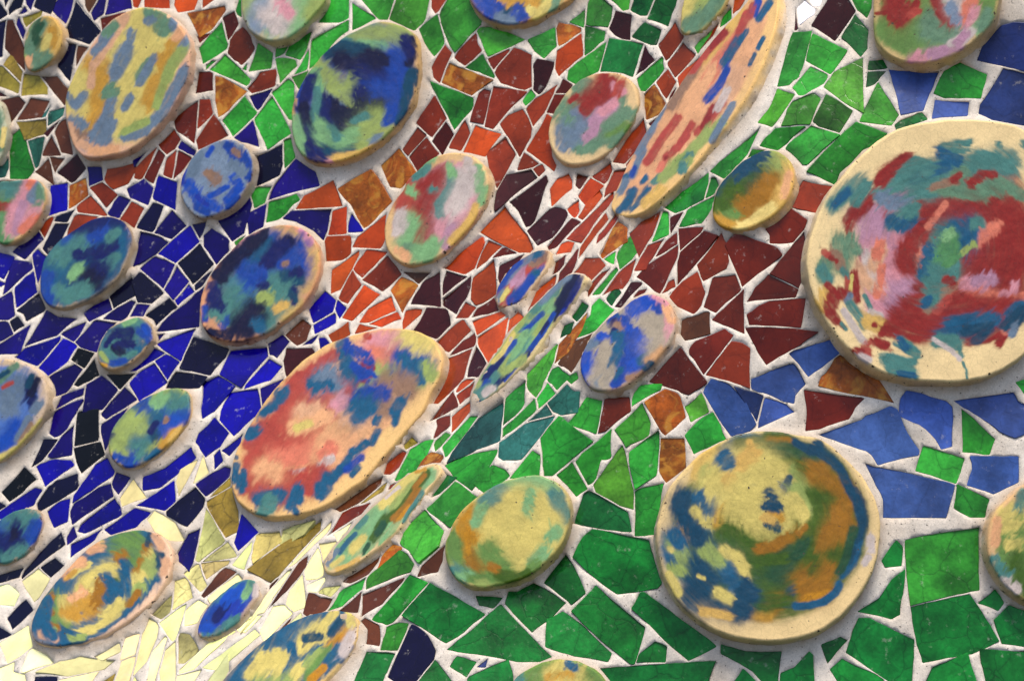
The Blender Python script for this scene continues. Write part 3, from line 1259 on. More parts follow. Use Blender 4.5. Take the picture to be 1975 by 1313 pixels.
R 25 517,848 539,865 606,832
R 17 573,754 556,782
R 14 567,743 595,726 606,715
R 11 478,854 495,865 506,848
R 14 662,743 689,726 662,759
R 11 623,698 645,687
R 8 578,726 606,715
r 8 678,726 706,732
r 7 700,704 717,709
R 19 634,804 650,821 617,843
R 17 600,748 634,771 623,787
K 14 645,826 678,815
k 19 584,793 606,793
f 14 567,826 589,821 628,804
y 7 573,826 595,818
k 17 662,787 678,798
p 11 650,782 662,771
m 25 523,893 561,887 606,876
f 25 634,854 662,865 628,887
m 14 639,865 628,876
f 8 556,910 589,904 623,893
w 3 556,910 589,904
w 7 617,898 639,882
R 19 489,893 484,921 484,943
R 19 506,926 550,926 600,921
R 17 578,937 600,943 617,915
R 17 550,943 556,960 506,954
R 11 484,887 495,876
f 17 506,904 534,910
t 14 500,960 539,954
h 14 517,965 523,976 506,987
t 10 567,965 573,943 561,976
t 8 578,943 578,965
t 6 567,985 573,987
t 10 617,954 617,937
t 11 628,943 628,921
t 8 639,926 656,904 673,893
t 7 645,915 673,882
b 8 667,904 695,882
t 6 678,915 689,904
t 8 678,871 706,854
t 6 717,854 728,832
t 6 723,815 728,804
t 7 767,798 762,815
t 11 762,793 773,776
b 13 689,765 717,759 739,759
t 17 684,782 706,782 689,804
t 14 700,798 712,787
t 14 662,670 667,687 673,704
b 11 673,670 695,682 712,693
t 17 673,715 684,726
b 11 700,720 717,726
b 8 684,704 700,726
t 14 617,726 606,743
s 17 634,720 617,743 645,743
t 11 600,743 634,748
b 17 773,693 806,693 817,698
t 17 784,698 817,704
t 11 828,715 812,732
q 11 823,704 834,726
t 8 550,754 539,771
t 10 528,782 511,793
t 6 539,754 534,759
t 11 495,826 484,837
t 6 478,843 484,826
t 6 456,898 450,926
t 7 461,921 467,943
t 6 470,910 472,932
t 4 456,882
D blue_and_peach 214 150 104
out 384,594 389,566 400,538 417,510 439,488 467,460 495,443 523,435 556,432 584,441 603,457 614,480 617,510 611,538 595,571 573,599 545,621 511,644 478,657 439,660 406,649 389,627
base h .78 -6 -4
d 14 523,443 550,449 584,466
d 14 600,482 600,516 589,549
d 11 573,582 545,610
p 8 584,443 595,466
b 33 478,510 495,482 528,477
b 28 506,532 467,566
h 25 528,549 550,566 511,582
b 25 567,482 573,521
h 22 484,605 511,616 506,594
h 22 450,571 439,605
h 19 550,549 534,588
t 19 495,482 511,471
x 14 439,510 461,488 484,471
x 14 484,466 506,455
x 14 422,532 439,499
x 11 417,527 428,538
x 14 523,499 539,482 556,466
n 14 511,505 550,471
T 11 550,532 573,532 578,543
n 8 567,527 578,527
n 11 506,549 500,543
b 11 484,538 506,527
x 19 461,627 478,610 489,594
x 17 467,644 489,621 495,599
x 14 450,649 472,638
t 11 500,632 495,616
x 6 400,638 422,644 445,638
x 4 397,635 422,652 439,652
n 11 411,555 417,577 422,594
n 8 406,571 406,594
b 6 395,594 397,616
b 8 434,621 428,627
h 8 411,605 422,616
b 11 545,510 556,505
B 6 550,510
q 10 503,571 517,580
n 6 567,560 567,582
T 6 561,566 570,577
d 8 534,594 550,588
D dark_teal_oval 176 150 110
out 77,532 83,505 100,477 122,457 150,438 177,421 205,416 230,421 247,438 252,463 247,493 233,527 211,549 183,571 150,588 116,596 91,588 77,566
base t .97 -2 -2
t 39 139,482 166,538 111,538
b 33 155,460 194,455 222,449
n 17 177,432 211,427 233,438
n 14 155,443 177,438
h 17 111,488 122,499 155,471
T 22 205,488 189,516
t 17 233,460 227,493
h 14 216,499 205,505
n 22 189,521 177,543 155,549
x 17 172,532 183,543
G 8 155,516 139,532
h 14 100,566 133,566 166,560
h 8 111,571 133,577
b 14 88,538 83,560 94,577
n 11 150,493 194,488 222,471
b 11 200,449 177,460
h 8 211,460 227,449
D small_rose_blue_oval 200 170 130
out 954,574 959,552 973,530 993,507 1018,491 1040,480 1057,482 1062,493 1057,516 1040,538 1023,560 1001,580 979,591 959,591
base b .85 -2 -2
R 14 1040,499 1012,516 990,538 973,566
B 11 1046,493 1029,505
R 11 973,582 984,560
t 8 1040,488 1034,491
s 10 1018,496 995,516 973,543
b 7 1001,505 979,527 962,555
t 8 1034,527 1018,543 995,566
b 8 1023,538 1001,566 984,582
s 6 962,577 970,566
y 4 979,560 968,577
v 8 1007,532 990,549
D long_blue_lime_streaked 206 184 130
out 1082,538 1102,527 1121,527 1127,536 1121,549 1104,577 1079,611 1052,647 1024,693 996,715 963,749 935,771 913,782 907,765 918,738 940,704 963,668 990,632 1018,600 1046,572
base q .9 -2 -2
I 11 1101,538 1107,555 1079,594
n 11 1112,532 1101,560 1084,582
x 8 1107,532 1084,577 1068,610
q 14 1046,588 1023,616 1001,644
h 11 1068,560 1046,582 1029,594
G 11 1057,594 1034,632 1007,666
s 8 1096,532 1068,555 1046,577
q 11 1057,616 1034,649
h 8 1018,627 990,660
b 4 1046,605 1001,644
b 4 1068,605 1046,644 1023,671
n 3 1057,621 1023,671
y 6 990,655 973,677
h 17 1001,659 973,698 945,732
q 11 995,648 968,698
G 8 1012,643 990,682
b 6 990,659 962,698
n 6 951,709 934,732
n 4 968,693 957,709
b 4 1040,648 1012,687 973,732
n 4 1018,682 990,709 951,748
y 4 990,643 968,682 951,698
q 8 1007,693 973,715
h 8 940,754 923,771
b 6 940,737 929,754
n 7 912,782 934,782
h 8 918,759 951,748
w 6 934,759 951,748
D grey_cobalt_disc 188 152 122
out 1118,693 1129,665 1146,638 1170,615 1196,597 1219,577 1247,566 1269,569 1291,583 1302,605 1302,633 1294,661 1280,674 1263,696 1235,721 1208,743 1174,754 1138,749 1121,724
base A .95 0 0
A 39 1179,635 1207,621 1263,605
A 33 1246,627 1274,638 1252,663
c 14 1218,594 1235,588 1257,582
c 11 1246,577 1268,588
b 8 1274,582 1271,599
t 8 1185,610 1196,616
b 8 1179,610 1179,638 1174,660
n 8 1185,621 1179,644
b 11 1179,655 1163,671
b 11 1202,616 1218,644 1235,666
c 11 1213,638 1229,671
t 8 1190,649 1207,671
B 8 1190,627 1202,644
p 8 1291,605 1291,632 1279,655
f 8 1285,588 1296,616
p 6 1263,571 1285,582
A 17 1151,643 1140,659
A 17 1168,670 1151,698 1146,726
A 14 1173,643 1168,659
c 14 1126,687 1126,709 1129,732
n 6 1146,659 1179,654 1185,637
c 8 1162,654 1185,659
s 8 1134,665 1146,659
A 14 1146,732 1162,743
s 11 1157,737 1179,726
c 8 1157,648 1179,659
c 11 1218,637 1235,659
b 14 1207,648 1218,687
t 11 1190,648 1190,687 1179,704
b 11 1207,698 1190,737
c 8 1246,665 1240,704 1224,709
c 11 1218,709 1246,687
A 11 1163,687 1168,670
A 11 1179,720 1163,737
t 8 1235,698 1252,687
A 22 1268,654 1263,670
t 6 1196,715 1190,732
b 8 1185,743 1202,732
K 11 1279,676 1257,698
T 8 1257,704 1246,715
B 6 1213,732 1235,720
D small_blue_green_oval 180 150 110
out 186,693 192,660 208,632 228,622 256,611 278,613 292,630 295,655 289,660 272,682 250,701 222,713 200,710
base t .95 0 0
h 18 215,670 240,650 265,630
b 8 270,640 285,650 280,630
n 9 225,645 250,640 240,660
x 7 220,670 235,680
n 7 255,665 225,665
G 5 260,618 240,625
q 4 195,680 205,695
h 5 240,690 260,680
b 5 215,700 240,695
n 5 215,650 205,665
c 3 278,632 282,642
o 3 195,703 205,706
D blue_green_ochre_oval 210 170 100
out 208,865 211,837 222,815 241,793 266,773 294,759 322,748 350,748 364,762 366,787 361,812 344,834 322,859 294,882 266,898 239,901 216,887
base t .93 -4 -4
t 33 255,804 278,832 261,865
b 22 289,782 305,771 344,771
b 19 350,782 355,809 328,821
c 14 328,798 344,815 322,832
b 17 311,804 294,793
t 11 305,798 289,809
q 19 233,837 255,809 266,821
q 14 328,759 305,754 350,754
h 17 333,771 355,771
G 11 311,765 300,776
h 17 261,871 278,865
b 11 244,876 255,893
n 8 216,843 222,854
T 11 300,837 305,854
n 6 300,815 289,832
q 11 294,871 311,859
q 14 227,854 222,871 233,876
o 14 339,843 316,865
d 11 355,832 333,854
B 4 319,812 322,804
b 8 222,882 255,893
t 11 289,887 300,876
D blue_field_edge 214 184 140
out 0,692 20,692 45,700 70,715 85,735 92,760 88,790 75,815 55,840 30,865 0,890 -25,890 -45,860 -50,810 -45,760 -30,715
base J .84 -8 0
J 33 0,826 16,798 33,765
J 31 27,804 38,748 5,848
s 25 16,787 33,743
c 17 0,865 33,826
g 7 30,704 11,720 0,732
T 4 16,715 0,726
R 4 22,737 8,745
n 11 61,737 61,771
x 7 72,732 61,759
T 6 61,726 55,743
s 8 66,793 77,776
s 8 55,809 33,848
B 6 61,821 38,854
y 8 83,815 55,848 22,876
y 6 0,882 22,871
D blue_green_edge 180 150 120
out 0,1000 22,986 50,978 72,984 80,1000 77,1023 66,1045 52,1064 33,1078 11,1087 -11,1087 -27,1070 -33,1048 -22,1020
base t .96 -2 -2
b 22 11,1014 -11,1048
h 19 33,992 22,1009 50,992
h 11 66,998 61,1020 50,1048
b 14 72,1014 61,1036
n 17 33,1020 27,1048 5,1048
x 8 30,1025 27,1042
n 11 11,1059 38,1053 5,1070
T 11 -16,1059 0,1075
h 11 11,1078 44,1064
D yellow_spiral_teal 222 184 150
out 58,1212 66,1181 83,1150 105,1123 127,1098 150,1073 172,1053 200,1036 233,1025 264,1020 291,1023 314,1034 328,1053 333,1081 325,1109 308,1137 289,1164 261,1187 227,1209 194,1228 155,1239 116,1245 83,1242 63,1231
base t .86 -6 -4
t 33 166,1092 222,1059 266,1036
t 28 111,1131 94,1153 77,1192
t 25 233,1114 216,1148 194,1181
t 17 272,1087 289,1114 266,1131
Q 22 233,1053 255,1042 250,1075
Q 17 105,1159 111,1187 122,1203
l 11 222,1114 233,1103
t 17 72,1203 83,1226 133,1237
t 14 150,1203 177,1198
t 8 300,1114 278,1142 239,1181
t 6 239,1181 194,1217 155,1234
t 6 105,1239 155,1237
y 17 161,1137 183,1114 211,1098
y 19 133,1164 139,1181 161,1159
y 11 216,1092 227,1081
a 10 227,1075 233,1070
o 19 166,1162 177,1167 150,1175
a 11 194,1125 194,1148
a 11 200,1120 183,1164
o 8 122,1181 144,1187
f 8 139,1153 161,1142
a 10 283,1053 283,1064
y 11 289,1070 278,1092 261,1109
a 8 272,1081 261,1103
q 14 294,1081 283,1103
y 10 272,1109 250,1125
q 11 272,1131 250,1148 227,1164
y 11 239,1153 216,1175 200,1192
a 7 266,1142 250,1164
y 7 227,1181 200,1198 177,1214
y 8 144,1220 183,1209
t 6 116,1214 155,1226
q 6 139,1231 161,1226
y 6 139,1109 150,1098 172,1087
o 4 127,1114 144,1103
a 6 100,1148 94,1170 100,1181
a 6 94,1203 111,1212
q 6 105,1214 100,1220
k 8 83,1223 105,1231
t 11 205,1114 222,1131 211,1153
t 11 239,1087 244,1114 239,1142
t 11 94,1159 83,1198 100,1226
q 6 183,1042 194,1048
a 4 183,1048
T 8 311,1070 305,1087
k 8 322,1081 316,1103
f 11 116,1098 155,1081
f 8 194,1053 172,1059
T 4 291,1025 283,1048
k 8 300,1031 311,1053
D small_cobalt_oval 176 150 120
out 378,1226 384,1198 395,1175 411,1156 434,1137 456,1120 478,1114 495,1120 500,1137 495,1153 478,1175 456,1198 434,1214 406,1228
base b .93 -1 -2
h 17 445,1137 472,1125 422,1164
c 17 467,1142 445,1170 411,1198
I 14 456,1170 428,1198
b 11 422,1175 400,1203
n 8 439,1164 417,1192
c 11 450,1142 434,1159
G 7 484,1125 472,1148
h 8 434,1209 456,1192
h 6 395,1220 422,1220
c 8 389,1209 406,1209
h 8 489,1125
w 6 495,1131 492,1148
D yellow_teal_bottom 216 180 110
out 428,1312 450,1287 478,1259 511,1231 545,1206 578,1189 611,1181 645,1175 673,1178 689,1189 692,1209 684,1237 662,1270 639,1298 617,1320 584,1348 539,1370 489,1381 445,1376 417,1353 417,1331
base t .92 0 0
t 28 495,1264 539,1226 578,1203
t 22 617,1192 650,1181
t 25 662,1203 634,1237 617,1253
t 22 595,1253 567,1281 550,1298
t 22 450,1303 478,1276
y 17 584,1237 606,1220 617,1214
y 14 584,1248 600,1248 623,1231
y 14 539,1259 517,1281 495,1303
y 17 556,1264 539,1298
y 14 484,1298 511,1264
t 8 561,1242 567,1270 550,1303
T 8 589,1231 617,1226
T 8 639,1220 656,1198
y 8 628,1198 645,1181
o 14 673,1220 656,1237 639,1248
O 11 667,1231 650,1248
t 11 595,1270 617,1253
q 11 617,1259 595,1281
y 11 578,1287 567,1303
Q 14 639,1259 617,1281 600,1303
t 11 656,1248 634,1276 617,1298
O 8 623,1287 600,1309
y 8 673,1187 678,1203
b 11 684,1253 667,1270
t 8 673,1248 656,1270
w 11 678,1226 662,1259
q 17 495,1326 550,1320
t 17 467,1342 523,1342
D long_lime_gold 216 184 130
out 623,1093 629,1076 645,1054 673,1026 706,987 745,954 774,921 807,902 835,891 849,896 851,910 835,932 812,960 785,993 779,1004 751,1037 718,1065 684,1087 651,1104 629,1104
base G .92 0 0
G 20 690,1030 720,1000 750,965
y 12 740,970 780,940 800,915
G 12 660,1060 690,1040
q 9 760,980 800,940
l 7 750,1000 775,980 800,945 825,910
l 8 730,1020 745,1000 720,1040
L 6 728,1030 740,1010
a 6 760,1000 785,975 805,945
a 4 800,940 820,915
O 3 770,1000 790,975
t 4 655,1065 670,1045 685,1030
s 4 650,1060 632,1088
h 6 690,1015 705,1000
L 4 710,1050 700,1065
y 8 700,1040 680,1060
y 4 640,1090 660,1075
o 3 800,910 820,905
h 4 780,1005 790,985 815,950
d 4 650,1098 690,1080
w 3 745,960 770,940
D rose_and_mint 218 178 120
out 740,455 743,427 757,391 779,363 782,350 807,325 835,303 868,292 907,297 929,314 940,339 943,355 935,388 918,422 890,455 863,483 829,505 790,511 768,505 748,485
base p .84 2 0
r 28 823,354 806,393 829,416
r 22 845,343 851,377 818,427
r 19 823,438 806,471
R 17 790,360 779,399
r 14 840,438 823,455
w 25 895,349 890,377 873,404
p 28 879,421 868,443 890,416
p 17 907,393 895,432
v 11 873,438 862,471
p 11 856,416 851,443
G 19 790,432 784,466
g 14 790,482 806,488
G 17 806,493 829,477
G 14 840,466 823,493
G 11 923,332 923,360
G 8 934,366 929,388
G 8 912,327 923,321
h 8 873,332 868,360 851,388
h 8 845,393 851,416
w 19 895,349 884,382 873,404
G 8 868,321 873,338
h 8 834,366
G 8 790,366 801,371
h 8 801,343 818,327
w 11 773,416 768,443
f 8 768,482 784,499
d 8 918,399 907,427 873,466
h 8 823,321 801,338
w 8 901,310 912,327
G 11 806,310 834,299
D green_bottom_edge 200 176 110
out 990,1312 1012,1292 1046,1276 1079,1270 1112,1273 1146,1287 1168,1309 1179,1337 1173,1370 1146,1398 1101,1415 1051,1415 1007,1398 982,1365 979,1337
base Q .95 0 0
Q 25 1018,1309 1046,1287 1129,1287
Q 22 1157,1309 1129,1326
y 17 1068,1298 1084,1287 1107,1298
o 11 1062,1309 1096,1303
t 8 1096,1278 1107,1287
h 11 1001,1309
y 25 1073,1337 1112,1337
D gold_right_edge 212 170 120
out 1910,1004 1924,982 1946,960 1974,935 2010,925 2050,940 2075,980 2085,1050 2075,1120 2050,1160 2010,1170 1974,1159 1946,1137 1924,1109 1908,1073 1905,1037
base Q .86 4 0
y 19 1946,986 1940,1014 1974,1020
h 14 1974,959 1974,975
Q 19 1940,1048 1963,1042
y 11 1946,1048 1968,1053
Q 25 1946,1092 1974,1114
l 25 1968,1087 1979,1131
f 8 1924,1003 1918,1048
h 11 1918,1081 1940,1109
w 8 1935,1120 1963,1137
Q 28 2002,1031 2007,1087
y 17 1993,989
"""
LABELS = {
 'small_olive': 'small oval disc painted moss green and ochre, among brown and navy shards, top left corner',
 'yellow_and_slate': 'large disc with pale yellow and ochre ground and slate blue brush dabs, pinkish clay rim',
 'teal_and_pink': 'disc cut by the left edge, painted teal, green and salmon pink',
 'pale_green_edge': 'thin sliver of a pale green disc at the left edge, below the brown shards',
 'blue_grey_small': 'small grey disc speckled cobalt blue around a buff centre',
 'navy_and_lime': 'large disc with navy swirls over lime green and a broad tan rim, among green shards',
 'pale_lilac_top': 'disc cut by the top edge, painted milky white and lilac over pale green',
 'ochre_and_blue_top': 'disc cut by the top edge, painted ochre with a dark blue dab',
 'green_and_rose': 'cream disc with a crimson patch, grey green strokes and one pink streak',
 'long_rose_streaked': 'long steeply tilted disc streaked salmon, rose and blue, running out of the top edge',
 'green_gold_small': 'small glossy disc shading from dark teal green to gold, beside the dark red shards',
 'green_and_cream_top': 'narrow pale yellow and green disc at the top edge, beside long rose streaked disc',
 'rose_and_moss_top': 'disc cut by the top edge, moss green with crimson curl and pink lower rim',
 'large_crimson_swirl': 'very large cream disc with crimson swirl around a green leaf shape, cut by right edge',
 'large_gold_and_moss': 'very large round disc with speckled gold cloud over moss green and blue',
 'pale_gold_small': 'medium disc with pale gold centre ringed in green and orange, between green shards',
 'large_coral_and_blue': 'large oval disc painted coral red and salmon with blue dabs round its edge',
 'blue_and_peach': 'disc with dark blue and teal brushwork and a wide peach orange rim, beside orange shards',
 'dark_teal_oval': 'oval disc almost covered in dark teal and navy glaze, among blue shards',
 'small_rose_blue_oval': 'small narrow disc striped dusty rose and blue, amid orange and maroon shards',
 'long_blue_lime_streaked': 'long thin tilted disc streaked navy, lime and blue in the middle of the wall',
 'grey_cobalt_disc': 'beige grey disc with running cobalt blue glaze, below the dark red shards',
 'small_blue_green_oval': 'small near-round disc with dark blue and green swirl, between black and bright blue shards',
 'blue_green_ochre_oval': 'oval disc painted blue and lime green with an ochre patch at its lower right',
 'blue_field_edge': 'large disc cut by the left edge with broad bright blue field and cream rim',
 'blue_green_edge': 'small disc at the left edge painted dark blue and teal, above the yellow spiral disc',
 'yellow_spiral_teal': 'large tilted disc with yellow and ochre spiral on teal blue, pink clay rim',
 'small_cobalt_oval': 'small narrow disc brushed cobalt blue and turquoise, among pale yellow shards',
 'yellow_teal_bottom': 'disc cut by the bottom edge, teal and yellow strokes with an orange stripe',
 'long_lime_gold': 'long narrow tilted disc painted pale lime and olive with gold streaks',
 'rose_and_mint': 'disc with dark rose blotch, mint green patches and pink white streaks',
 'green_bottom_edge': 'disc barely showing at the bottom edge, green with a small yellow patch',
 'gold_right_edge': 'disc cut by the right edge, gold above and moss green below'}

# ---------------------------------------------------------------- helpers
def srgb(r, g, b):
    c = np.array([r, g, b], float) / 255.0
    return np.where(c <= 0.04045, c / 12.92, ((c + 0.055) / 1.055) ** 2.4)

def parea(p):
    x, y = p[:, 0], p[:, 1]
    return 0.5 * (np.dot(x, np.roll(y, -1)) - np.dot(y, np.roll(x, -1)))

def inside(p, X, Y):
    m = np.zeros(X.shape, bool)
    for i in range(len(p)):
        x1, y1 = p[i]; x2, y2 = p[(i + 1) % len(p)]
        if y1 == y2: continue
        m ^= ((y1 > Y) != (y2 > Y)) & (X < (x2 - x1) * (Y - y1) / (y2 - y1) + x1)
    return m

def edge_dist(p, X, Y):
    best = np.full(X.shape, 1e9)
    for i in range(len(p)):
        a = p[i]; b = p[(i + 1) % len(p)]; d = b - a
        t = np.clip(((X - a[0]) * d[0] + (Y - a[1]) * d[1]) / max(1e-9, d @ d), 0, 1)
        best = np.minimum(best, (X - a[0] - t * d[0]) ** 2 + (Y - a[1] - t * d[1]) ** 2)
    return np.sqrt(best)

_NT = np.random.RandomState(3).rand(256, 256)
def vnoise(x, y):
    """smooth value noise, -1..1"""
    xi = np.floor(x).astype(int); yi = np.floor(y).astype(int)
    fx = x - xi; fy = y - yi
    fx = fx * fx * (3 - 2 * fx); fy = fy * fy * (3 - 2 * fy)
    g = lambda a, b: _NT[a % 256, b % 256]
    v = (g(xi, yi) * (1 - fx) * (1 - fy) + g(xi + 1, yi) * fx * (1 - fy)
         + g(xi, yi + 1) * (1 - fx) * fy + g(xi + 1, yi + 1) * fx * fy)
    return v * 2 - 1
def fnoise(x, y, s, o=3, seed=0):
    r = 0; a = 1.0; t = 0
    for k in range(o):
        r = r + a * vnoise(x / s + 17.3 * k + seed * 7.1, y / s + 9.1 * k + seed * 3.3); t += a
        a *= 0.5; s *= 0.5
    return r / t

def catmull(p, n):
    """closed smooth curve through p, about n points evenly spaced"""
    m = len(p); out = []
    for i in range(m):
        p0, p1, p2, p3 = p[i - 1], p[i], p[(i + 1) % m], p[(i + 2) % m]
        for t in np.linspace(0, 1, 12, endpoint=False):
            out.append(0.5 * ((2 * p1) + (-p0 + p2) * t + (2 * p0 - 5 * p1 + 4 * p2 - p3) * t * t
                              + (-p0 + 3 * p1 - 3 * p2 + p3) * t ** 3))
    out = np.array(out)
    for _ in range(34):
        out = 0.5 * out + 0.25 * (np.roll(out, 1, 0) + np.roll(out, -1, 0))
    seg = np.hypot(*(np.roll(out, -1, 0) - out).T); cum = np.concatenate([[0], np.cumsum(seg)])
    s = np.linspace(0, cum[-1], n, endpoint=False)
    q = np.concatenate([out, out[:1]])
    return np.stack([np.interp(s, cum, q[:, 0]), np.interp(s, cum, q[:, 1])], 1)

# ---------------------------------------------------------------- parse the data
tiles = []
for ln in TILES.strip().split('\n'):
    q = ln.split(); tiles.append((q[0], np.array([[float(a) for a in t.split(',')] for t in q[1:]])))
PAL = {}; discs = []
for ln in DISCS.strip().split('\n'):
    q = ln.split()
    if q[0] == 'P': PAL[q[1]] = srgb(*map(float, q[2:5]))
    elif q[0] == 'D': discs.append(dict(name=q[1], clay=srgb(*map(float, q[2:5])), strokes=[]))
    elif q[0] == 'base': discs[-1]['base_coat'] = (q[1], float(q[2]), float(q[3]), float(q[4]))
    elif q[0] == 'out': discs[-1]['out'] = np.array([[float(a) for a in t.split(',')] for t in q[1:]])
    else: discs[-1]['strokes'].append((q[0], float(q[1]), np.array([[float(a) for a in t.split(',')] for t in q[2:]])))

for k_ in PAL:
    L_ = PAL[k_] @ np.array([0.21, 0.72, 0.07]); PAL[k_] = np.clip(L_ + (PAL[k_] - L_) * 1.12, 0.002, 1) * 0.80
# tilt of every disc from its outline (a round disc seen obliquely)
OVER = {'large_crimson_swirl': (17, 0.3, -0.95), 'gold_right_edge': (17, 0.35, -0.93),
        'large_gold_and_moss': (19, -0.1, -1.0), 'rose_and_moss_top': (24, -0.75, -0.65),
        'green_bottom_edge': (26, -0.3, -0.95), 'pale_green_edge': (38, -0.8, -0.5),
        'teal_and_pink': (42, -0.8, -0.6), 'ochre_and_blue_top': (38, -0.5, -0.85),
        'pale_lilac_top': (38, -0.6, -0.8), 'green_and_cream_top': (48, -0.8, -0.6),
        'blue_field_edge': (40, -0.85, -0.5), 'blue_green_edge': (44, -0.75, -0.65),
        'pale_gold_small': (26, -0.5, -0.85)}
for d in discs:
    if parea(d['out']) < 0: d['out'] = d['out'][::-1].copy()
    c = catmull(d['out'], 200); d['c'] = c.mean(0)
    q = c - d['c']; w, v = np.linalg.eigh(q.T @ q)
    ratio = math.sqrt(w[0] / w[1]); dr = v[:, 0]
    if dr.sum() > 0: dr = -dr
    th = math.degrees(math.acos(min(1, ratio)))
    if d['name'] in OVER:
        th, a, b = OVER[d['name']]; dr = np.array([a, b]) / math.hypot(a, b)
    th = min(max(th, 10), 66)
    d['rad'] = math.sqrt(abs(parea(c)) / math.pi); d['ratio'] = ratio
    d['g'] = -dr * math.tan(math.radians(th)) * 0.72

# ---------------------------------------------------------------- the undulating surface: cubic B-spline height field fitted to the tilts
GS = 65.0; GX0, GY0 = -460.0, -460.0
NX = int((W + 920) / GS) + 4; NY = int((H + 920) / GS) + 4
def bs(t, der):
    if der == 0:
        return [(1 - t) ** 3 / 6, (3 * t ** 3 - 6 * t * t + 4) / 6, (-3 * t ** 3 + 3 * t * t + 3 * t + 1) / 6, t ** 3 / 6]
    return [-(1 - t) ** 2 / 2, (9 * t * t - 12 * t) / 6, (-9 * t * t + 6 * t + 3) / 6, t * t / 2]
def basis(x, y, dx, dy):
    sx = np.clip((x - GX0) / GS, 0, NX - 3.001); sy = np.clip((y - GY0) / GS, 0, NY - 3.001)
    ix = sx.astype(int); iy = sy.astype(int)
    bx = bs(sx - ix, dx); by = bs(sy - iy, dy)
    idx = []; wt = []
    for a in range(4):
        for b in range(4):
            idx.append((iy + b) * NX + ix + a); wt.append(bx[a] * by[b] / GS ** (dx + dy))
    return np.stack(idx, -1), np.stack(wt, -1)
A = np.zeros((NX * NY, NX * NY)); B = np.zeros(NX * NY)
def add_rows(idx, wt, rhs, w):
    for i, t, r in zip(idx, wt, rhs):
        A[np.ix_(i, i)] += w * np.outer(t, t); B[i] += w * t * r
for d in discs:
    ang = np.linspace(0, 2 * math.pi, 8, endpoint=False)
    c = catmull(d['out'], 8) * 0.75 + d['c'] * 0.25
    X = np.append(c[:, 0], d['c'][0]); Y = np.append(c[:, 1], d['c'][1])
    wgt = d['rad'] ** 2 / 9000 + 0.3
    i, t = basis(X, Y, 1, 0); add_rows(i, t, np.full(9, d['g'][0]), wgt)
    i, t = basis(X, Y, 0, 1); add_rows(i, t, np.full(9, d['g'][1]), wgt)
lam = 3e-5
for iy in range(NY):
    for ix in range(NX):
        for (dx, dy) in ((1, 0), (0, 1)):
            if 0 < ix * dx + iy * dy and ix + dx < NX and iy + dy < NY and ix - dx >= 0 and iy - dy >= 0:
                k = [(iy - dy) * NX + ix - dx, iy * NX + ix, (iy + dy) * NX + ix + dx]
                t = np.array([1., -2., 1.]); A[np.ix_(k, k)] += lam * np.outer(t, t)
        if ix + 1 < NX and iy + 1 < NY:
            k = [iy * NX + ix, iy * NX + ix + 1, (iy + 1) * NX + ix, (iy + 1) * NX + ix + 1]
            t = np.array([1., -1., -1., 1.]); A[np.ix_(k, k)] += 2 * lam * np.outer(t, t)
A += np.eye(NX * NY) * 1e-10
CO = np.linalg.solve(A, B)
def hf(x, y):
    x = np.asarray(x, float); y = np.asarray(y, float)
    i, t = basis(x.ravel(), y.ravel(), 0, 0); return (CO[i] * t).sum(-1).reshape(x.shape)
H0 = float(hf(np.array([1150.]), np.array([700.]))[0])

def P(x, y, h):
    """camera space point (units) under photo position x, y on the surface at height h"""
    k = (D - h) / D
    return np.stack([(x - W / 2) * k, (H / 2 - y) * k, -D * k], -1)
def surf(x, y):
    return P(x, y, hf(x, y) - H0)
def normal(x, y):
    e = 3.0
    a = surf(x + e, y) - surf(x - e, y); b = surf(x, y - e) - surf(x, y + e)
    n = np.cross(a, b); return n / np.linalg.norm(n, axis=-1, keepdims=True)
def ray(x, y):
    return np.stack([x - W / 2, H / 2 - y, -D + 0 * x], -1)
def on_plane(x, y, p0, n):
    r = ray(x, y); t = (p0 @ n) / (r @ n); return r * t[..., None]
RM = np.array(CAM_ROT.to_3x3()); CL = np.array(CAM_LOC)
def to_world(p):
    return (p * U) @ RM.T + CL

# ---------------------------------------------------------------- object helpers
def mesh_obj(name, verts, faces, mat, parent=None, smooth=False, origin=None, colors=None):
    v = np.asarray(verts, float)
    if origin is not None: v = v - origin
    me = bpy.data.meshes.new(name); me.from_pydata(v.tolist(), [], faces)
    me.materials.append(mat)
    if smooth: me.polygons.foreach_set('use_smooth', np.ones(len(me.polygons), bool))
    if colors is not None:
        at = me.color_attributes.new('paint', 'FLOAT_COLOR', 'POINT')
        c = np.ones((len(v), 4)); c[:, :3] = colors; at.data.foreach_set('color', c.ravel())
    me.update()
    o = bpy.data.objects.new(name, me); COL.objects.link(o)
    if parent is not None:
        o.parent = parent
        if origin is not None: o.location = Vector(origin) - parent.location
    elif origin is not None: o.location = Vector(origin)
    return o

